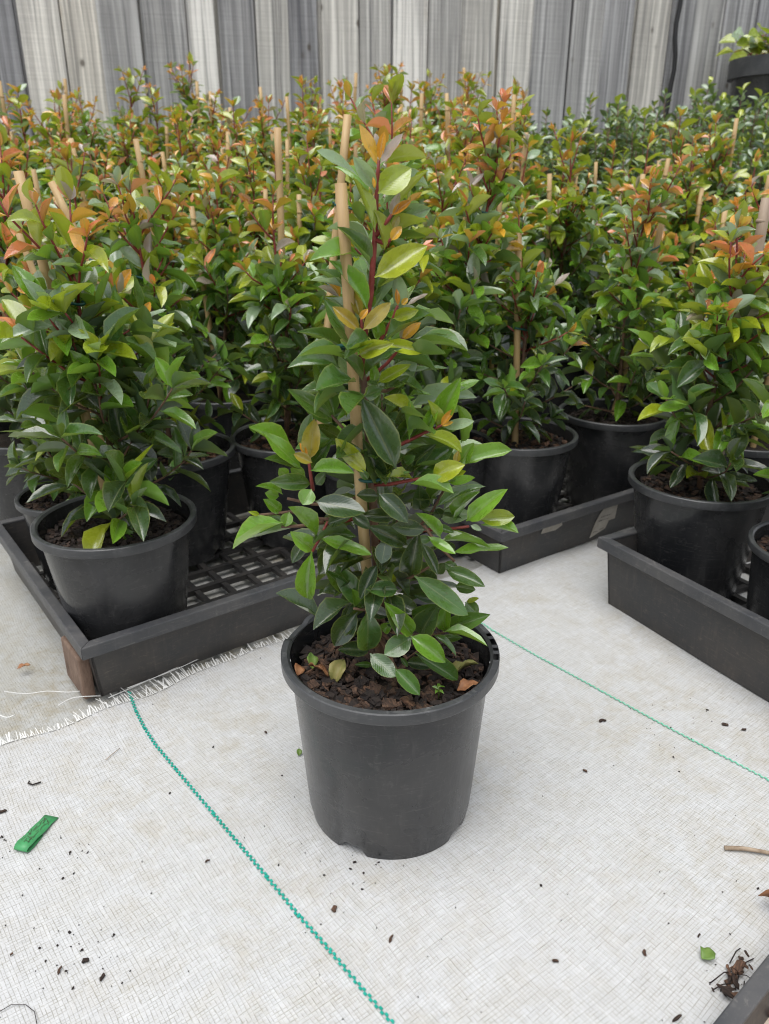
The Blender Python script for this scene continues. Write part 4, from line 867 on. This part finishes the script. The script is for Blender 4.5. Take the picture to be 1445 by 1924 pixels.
for k in range(4):
    rng = random.Random(600 + k); lv, st = gen_dark(rng, .62, .20); DV.append((leaves_mesh('foliage', lv, rng, M['foliage']), stems_meshes(st)))
dark_px = [(985, 3.30, .90), (1050, 3.36, .90), (1115, 3.15, .93), (1190, 3.36, .97), (1265, 3.20, .97), (1290, 2.95, .89), (1345, 3.25, .95), (1385, 2.95, .91), (1430, 3.2, .95), (1475, 2.95, .91), (1165, 2.90, .88), (1520, 3.2, .95), (1080, 2.85, .84), (1215, 2.70, .82), (1320, 2.62, .81), (1425, 2.60, .81)]
pos_name = ['leftmost dark green fine-leaved shrub by the fence, near the centre', 'second dark green fine-leaved shrub from the left by the fence']
for k, (px_, Y, hz) in enumerate(dark_px):
    rng = random.Random(700 + k); x_ = (px_ - PX) / F_PX * (Y * CP + .05); zg = terrain(Y); sc = (hz - zg) / .64
    ordk = sorted(range(len(dark_px)), key=lambda i_: dark_px[i_][0]).index(k); lab = 'dark green small-leaved shrub by the fence, %s of its clump' % nth(ordk, 16)
    t, p_, r_, s_ = potted('dark_shrub', (x_, Y, zg), rng.uniform(0, 6), lab, 'shrub', 'dark green shrubs by the fence at right', rng, leaf_objs=False, scale=sc)
    fo_, st_ = DV[rng.randrange(4)]; tag(obj('foliage', fo_, t), kind='stuff')
    for me in st_.values(): obj('stem', me, t)

# raised pots at the far right
def big_pot(loc, r, h, label, seed, leafcol, nleaf, spread_, droop):
    t = empty('large_pot_plant', loc); tag(t, label, 'potted plant'); n = 40
    V, Fq = lathe([(r * .80, 0), (r * .90, h * .80), (r * .905, h * .80), (r * .90, h - .02), (r * .86, h - .03), (r * .78, .02)], n); sharp(obj('pot', mesh_np('pot', V, Fq, M['pot']), t))
    V, Fq = lathe([(r * .905, h * .80), (r, h * .80), (r * 1.01, h * .96), (r, h), (r * .90, h), (r * .88, h - .02)], n); sharp(obj('rim', mesh_np('rim', V, Fq, M['pot_rim']), t))
    V, Fq = lathe([(r * .885, h - .03), (.001, h - .02)], n); obj('potting_mix', mesh_np('potting_mix', V, Fq, M['soil']), t)
    rng = random.Random(seed); st = MB()
    for k in range(nleaf):
        a = rng.uniform(0, 6.28); rr_ = r * spread_ * math.sqrt(rng.random()); hh_ = h + rng.uniform(.01, .075) - droop * max(0, rr_ / r - .85) * .5
        b = np.array([rr_ * math.cos(a), rr_ * math.sin(a), hh_]); ax = np.array([math.cos(a + rng.gauss(0, .6)), math.sin(a + rng.gauss(0, .6)), rng.uniform(-.3, .5)])
        leaf_object(t, b, ax, np.array([rng.gauss(0, .35), -.5 + rng.gauss(0, .35), 1]), rng.uniform(.055, .08), rng.uniform(.055, .075), rng.choice(leafcol), rng)
        st.tube([(rr_ * .3 * math.cos(a), rr_ * .3 * math.sin(a), h - .02), tuple((b * np.array([.8, .8, 1])) + np.array([0, 0, .01])), tuple(b)], .0018, 4)
    st.build('stalk', M['stem_red'], t, True)
    return t
bpx = lambda px_, Y: (px_ - PX) / F_PX * (Y * CP - .12)
Yb = 3.52
x1 = bpx(1440, Yb); z1 = at_y(1400, 112, Yb)[2]
bench = empty('plant_bench', (x1 + .35, Yb, terrain(Yb) - .03)); tag(bench, 'dark timber bench under the raised pots at the far right', 'bench')
zb = z1 - .34 - (terrain(Yb) - .03)
for k in range(5):
    m = MB(); m.box((0, -.2 + .1 * k, zb - .012), (.72, .042, .012)); m.build('slat', M['timber'], bench)
for sx_ in (-.66, .66):
    for sy_ in (-.2, .2):
        m = MB(); m.box((sx_, sy_, (zb - .024) / 2), (.03, .03, (zb - .024) / 2)); m.build('leg', M['timber'], bench)
big_pot((x1 + .02, Yb, z1 - .34), .185, .34, 'large black pot with yellow-green round leaves raised at the far right', 21, 'yyyu', 80, 1.02, .12)
x2 = bpx(1490, Yb + .05)
big_pot((x2 + .42, Yb + .02, z1 - .34), .21, .52, 'taller black pot with round green leaves at the upper right edge', 22, 'gggm', 60, 1.0, .1)

# ------------------------------------------------------------------ small things on the mat
def gp(px_, py_, dz=.0): q = on_ground(px_, py_); return np.array([q[0], q[1], mat_z(q[0], q[1]) + dz])
# folded green tape
a = gp(44, 1600); b_ = gp(97, 1538); d = nrm(b_ - a); n = np.array([-d[1], d[0], 0]); Lt = np.linalg.norm(b_ - a); hw = .0075
prof = [(Lt * 1.02, .0016), (Lt * .8, .0030), (Lt * .55, .0040), (Lt * .3, .0052), (Lt * .1, .0066), (.000, .0066), (-.0030, .0050), (-.0034, .0032), (-.001, .0014), (.006, .0010), (.02, .0010)]
V = []; 
for (s, z) in prof:
    for w in (-hw, hw): q = a + d * s + n * w * (1 + .08 * math.sin(s * 300)); V.append((q[0], q[1], a[2] + z))
me = mesh_np('green_tape', V, [(2 * i, 2 * i + 1, 2 * i + 3, 2 * i + 2) for i in range(len(prof) - 1)], M['tape'])
tp = obj('green_tape', me); m = tp.modifiers.new('thickness', 'SOLIDIFY'); m.thickness = .0006; tag(tp, 'folded strip of green plastic tape with dark scribbles lying on the mat', 'tape')
sc_ = MB(); rr = random.Random(4)
for k in range(26):
    s = rr.uniform(.12, .85) * Lt; w = rr.uniform(-.6, .6) * hw; ang = rr.gauss(.3, .6); l = rr.uniform(.003, .009)
    zz = np.interp(s, [p[0] for p in prof[:6]][::-1], [p[1] for p in prof[:6]][::-1]); dd = d * math.cos(ang) + n * math.sin(ang); c = a + d * s + n * w
    nn = np.array([-dd[1], dd[0], 0]) * .00022; z = a[2] + zz + .0009
    e1, e2 = c - dd * l / 2, c + dd * l / 2
    z1_ = a[2] + np.interp((e1 - a) @ d, [p[0] for p in prof[:6]][::-1], [p[1] for p in prof[:6]][::-1]) + .0008; z2_ = a[2] + np.interp((e2 - a) @ d, [p[0] for p in prof[:6]][::-1], [p[1] for p in prof[:6]][::-1]) + .0008
    sc_.add([(*(e1 - nn)[:2], z1_), (*(e1 + nn)[:2], z1_), (*(e2 + nn)[:2], z2_), (*(e2 - nn)[:2], z2_)], [(0, 1, 2, 3)])
sc_.build('scribble', M['scratch'], tp)
# dry stalk at the right edge
m = MB(); m.tube([gp(1360, 1599, .003), gp(1395, 1602, .004), gp(1425, 1607, .004), gp(1490, 1618, .003)], [.0022, .0021, .0019, .0016], 7); tag(m.build('dry_stalk', M['twig'], None, True), 'dry tan plant stalk lying at the right edge of the mat', 'twig')
flat_leaf('fallen_leaf', gp(1328, 1802, .004), .014, .013, R(-60), M['grnleaf'], 'round half green half brown fallen leaf near the bottom right corner', 'leaf', .2, seed=8)
flat_leaf('fallen_leaf', gp(1441, 1722, .010), .024, .016, R(30), M['dryleaf'], 'curled orange brown dead leaf at the right edge near the corner tray', 'leaf', .9, (.2, .5), seed=9, fold=1.2)
flat_leaf('fallen_leaf', gp(46, 1260, .004), .017, .008, R(-60), M['dryleaf'], 'small orange brown fallen leaf left of the left tray', 'leaf', .2, seed=10)
flat_leaf('fallen_leaf', gp(562, 1419, .004), .009, .006, R(10), M['grnleaf'], 'green leaf fragment just left of the front pot', 'leaf fragment', .2, (.5, .3), seed=11)
# rotting clump by the corner tray
cl = empty('debris_clump', gp(1385, 1850, 0)); tag(cl, 'clump of dark rotting bark and roots beside the corner tray', 'debris')
rr = random.Random(12); wd = np.array([math.cos(R(40)), math.sin(R(40)), 0]); wp = np.array([-wd[1], wd[0], 0])
for k in range(18):
    q = wd * rr.uniform(-.026, .026) + wp * rr.uniform(-.006, .012); o = bpy.data.objects.new('bark_piece', CHIPS[rr.randrange(16)]); o.location = (q[0], q[1], rr.uniform(.002, .008)); o.rotation_euler = (rr.uniform(-.6, .6), rr.uniform(-.6, .6), rr.uniform(0, 6)); o.scale = (rr.uniform(.3, .8),) * 3; link(o, cl)
m = MB()
for k in range(9):
    q = wd * rr.uniform(-.03, .02) + wp * rr.uniform(-.006, .014); e = q + wd * rr.uniform(-.025, .025) + wp * rr.uniform(-.02, .02); m.tube([(q[0], q[1], .003), tuple((q + e) / 2 + np.array([0, 0, rr.uniform(.003, .009)])), (e[0], e[1], .002)], .0005, 4)
tag(m.build('root_fibres', M['barkdark'], cl, True), kind='stuff')
# debris inside the corner tray
for (px_, py_, s, lab) in ((1425, 1888, 1.5, 'larger grey brown bark piece inside the corner tray'), (1400, 1918, .9, 'smaller bark bit inside the corner tray')):
    o = bpy.data.objects.new('bark_piece', CHIPS[3]); q = on_ground(px_, py_, .012); o.location = (q[0], q[1], .0125); o.rotation_euler = (.1, .1, R(-40)); o.scale = (s,) * 3; link(o); tag(o, lab, 'bark')
# single bark pieces big enough to pick out
for k, (px_, py_, s, rz_, lab) in enumerate(((1131, 1356, .80, 10, 'oval dark bark chip alone between the front pot and the right tray'), (1362, 1366, .85, -20, 'long dark seed-like bit near the base of the right tray'), (1396, 1376, .55, 0, 'dark crumb right of the long bit near the right tray'),
        (628, 1716, .50, 80, 'dark bark bit just below the front pot'), (735, 1768, .45, 60, 'small brown bark chip below the front pot'), (1042, 1808, .42, 0, 'single round crumb on the mat low in the middle right'), (1210, 1795, .75, 80, 'thin red brown splinter near the fallen round leaf'),
        (1312, 1762, .5, 40, 'red brown bark bit above the fallen round leaf'), (1270, 1917, .8, 30, 'red brown splinter at the bottom edge near the corner tray'), (4, 1530, .8, 20, 'dark crumb at the left edge above the green tape'), (390, 1622, .42, 30, 'dark crumb right of the green marker thread'),
        (500, 1380, .5, -50, 'dark bit left of the front pot near the frayed edge'), (192, 1840, .6, 80, 'largest of the dark crumbs scattered at the bottom left'), (160, 1808, .45, 20, 'dark crumb with a red stem at the bottom left'), (113, 1825, .42, 80, 'upright dark crumb at the lower left'), (1098, 1452, .42, -30, 'dark crumb right of the front pot'), (22, 1796, .4, 50, 'dark crumb by the left edge low down'))):
    o = bpy.data.objects.new('bark_bit', CHIPS[(k * 3 + 1) % 10]); o.location = gp(px_, py_, .0022); o.rotation_euler = (.1, -.1, R(rz_)); o.scale = (s * .75, s * .75, s * .9); link(o); tag(o, lab, 'bark bit', 'loose bark bits on the white mat')
m = MB(); m.tube([gp(56, 1472, .002), gp(54, 1476, .002), gp(62, 1479, .002), gp(78, 1474, .002)], .0009, 5); tag(m.build('dark_sliver', M['barkdark'], None, True), 'thin hooked black sliver above the green tape', 'sliver')
m = MB(); m.tube([gp(0, 1905, .002), gp(22, 1892, .002), gp(50, 1892, .002), gp(66, 1905, .002), gp(72, 1935, .002)], .0003, 5); tag(m.build('curled_fibre', M['barkdark'], None, True), 'curled brown fibre at the bottom left corner', 'fibre')
m = MB(); m.tube([gp(199, 1433, .002), gp(212, 1422, .002), gp(226, 1411, .002)], .0004, 5); tag(m.build('dry_grass_bit', M['twig'], None, True), 'thin dry grass bit left of the green marker thread', 'grass bit')
# countless specks
sp = MB(); rr = random.Random(31)
for k in range(190):
    px_ = rr.uniform(0, 1445); py_ = rr.uniform(1120, 1924)
    if k % 5 < 3: cpt = rr.choice(((165, 1820), (150, 1800), (1370, 1860), (1250, 1360), (90, 1600), (690, 1640))); px_, py_ = cpt[0] + rr.gauss(0, 55), cpt[1] + rr.gauss(0, 38)
    q = on_ground(px_, py_)
    if (q[:2] - E0) @ WA < .01: continue
    s = .0003 + .0006 * rr.random() ** 4; ax = np.array(Matrix.Rotation(rr.uniform(0, 6), 3, 'Z') @ Matrix.Rotation(rr.uniform(-.8, .8), 3, 'Y')); sp.box((q[0], q[1], mat_z(q[0], q[1]) + .0010), (s * rr.uniform(1, 2.2), s, s * .6), ax)
tag(sp.build('bark_dust', M['barkdark']), 'fine dark specks of bark scattered over the white mat', 'litter', kind='stuff')
# loose white strands along the left tray
def strand(pix, label, r=.0005, z=.004):
    m = MB(); P = [gp(x_, y_, z + (dz if dz else 0)) for x_, y_, dz in pix]; Q = []
    for i in range(len(P) - 1):
        for t_ in (0, .33, .66): 
            p0, p1, p2, p3 = P[max(0, i - 1)], P[i], P[i + 1], P[min(len(P) - 1, i + 2)]
            Q.append(.5 * ((2 * p1) + (-p0 + p2) * t_ + (2 * p0 - 5 * p1 + 4 * p2 - p3) * t_ ** 2 + (-p0 + 3 * p1 - 3 * p2 + p3) * t_ ** 3))
    Q.append(P[-1]); m.tube(Q, r, 6); tag(m.build('plastic_strand', M['white'], None, True), label, 'strand', 'loose white mat strands')
strand([(205, 1318, 0), (290, 1280, 0), (360, 1250, .002), (430, 1215, .004), (470, 1208, .004), (440, 1212, .010), (415, 1225, .004), (380, 1240, .002)], 'looped white plastic strand in front of the left tray')
strand([(240, 1300, 0), (350, 1258, .002), (460, 1205, .003), (540, 1175, .004), (615, 1148, .006)], 'long white plastic strand running along the left tray front')
strand([(10, 1306, 0), (50, 1312, .002), (90, 1305, .001), (130, 1309, .003), (165, 1302, 0)], 'straight white strand left of the left tray corner')
strand([(110, 1330, 0), (140, 1318, .002), (190, 1315, .001)], 'short curved white strand at the left tray corner')
strand([(0, 1350, 0), (15, 1356, .001), (30, 1352, .002)], 'short white strand end at the left edge by the frayed mat', .0007)
print('objects', len(bpy.data.objects), 'spots', len(spots))
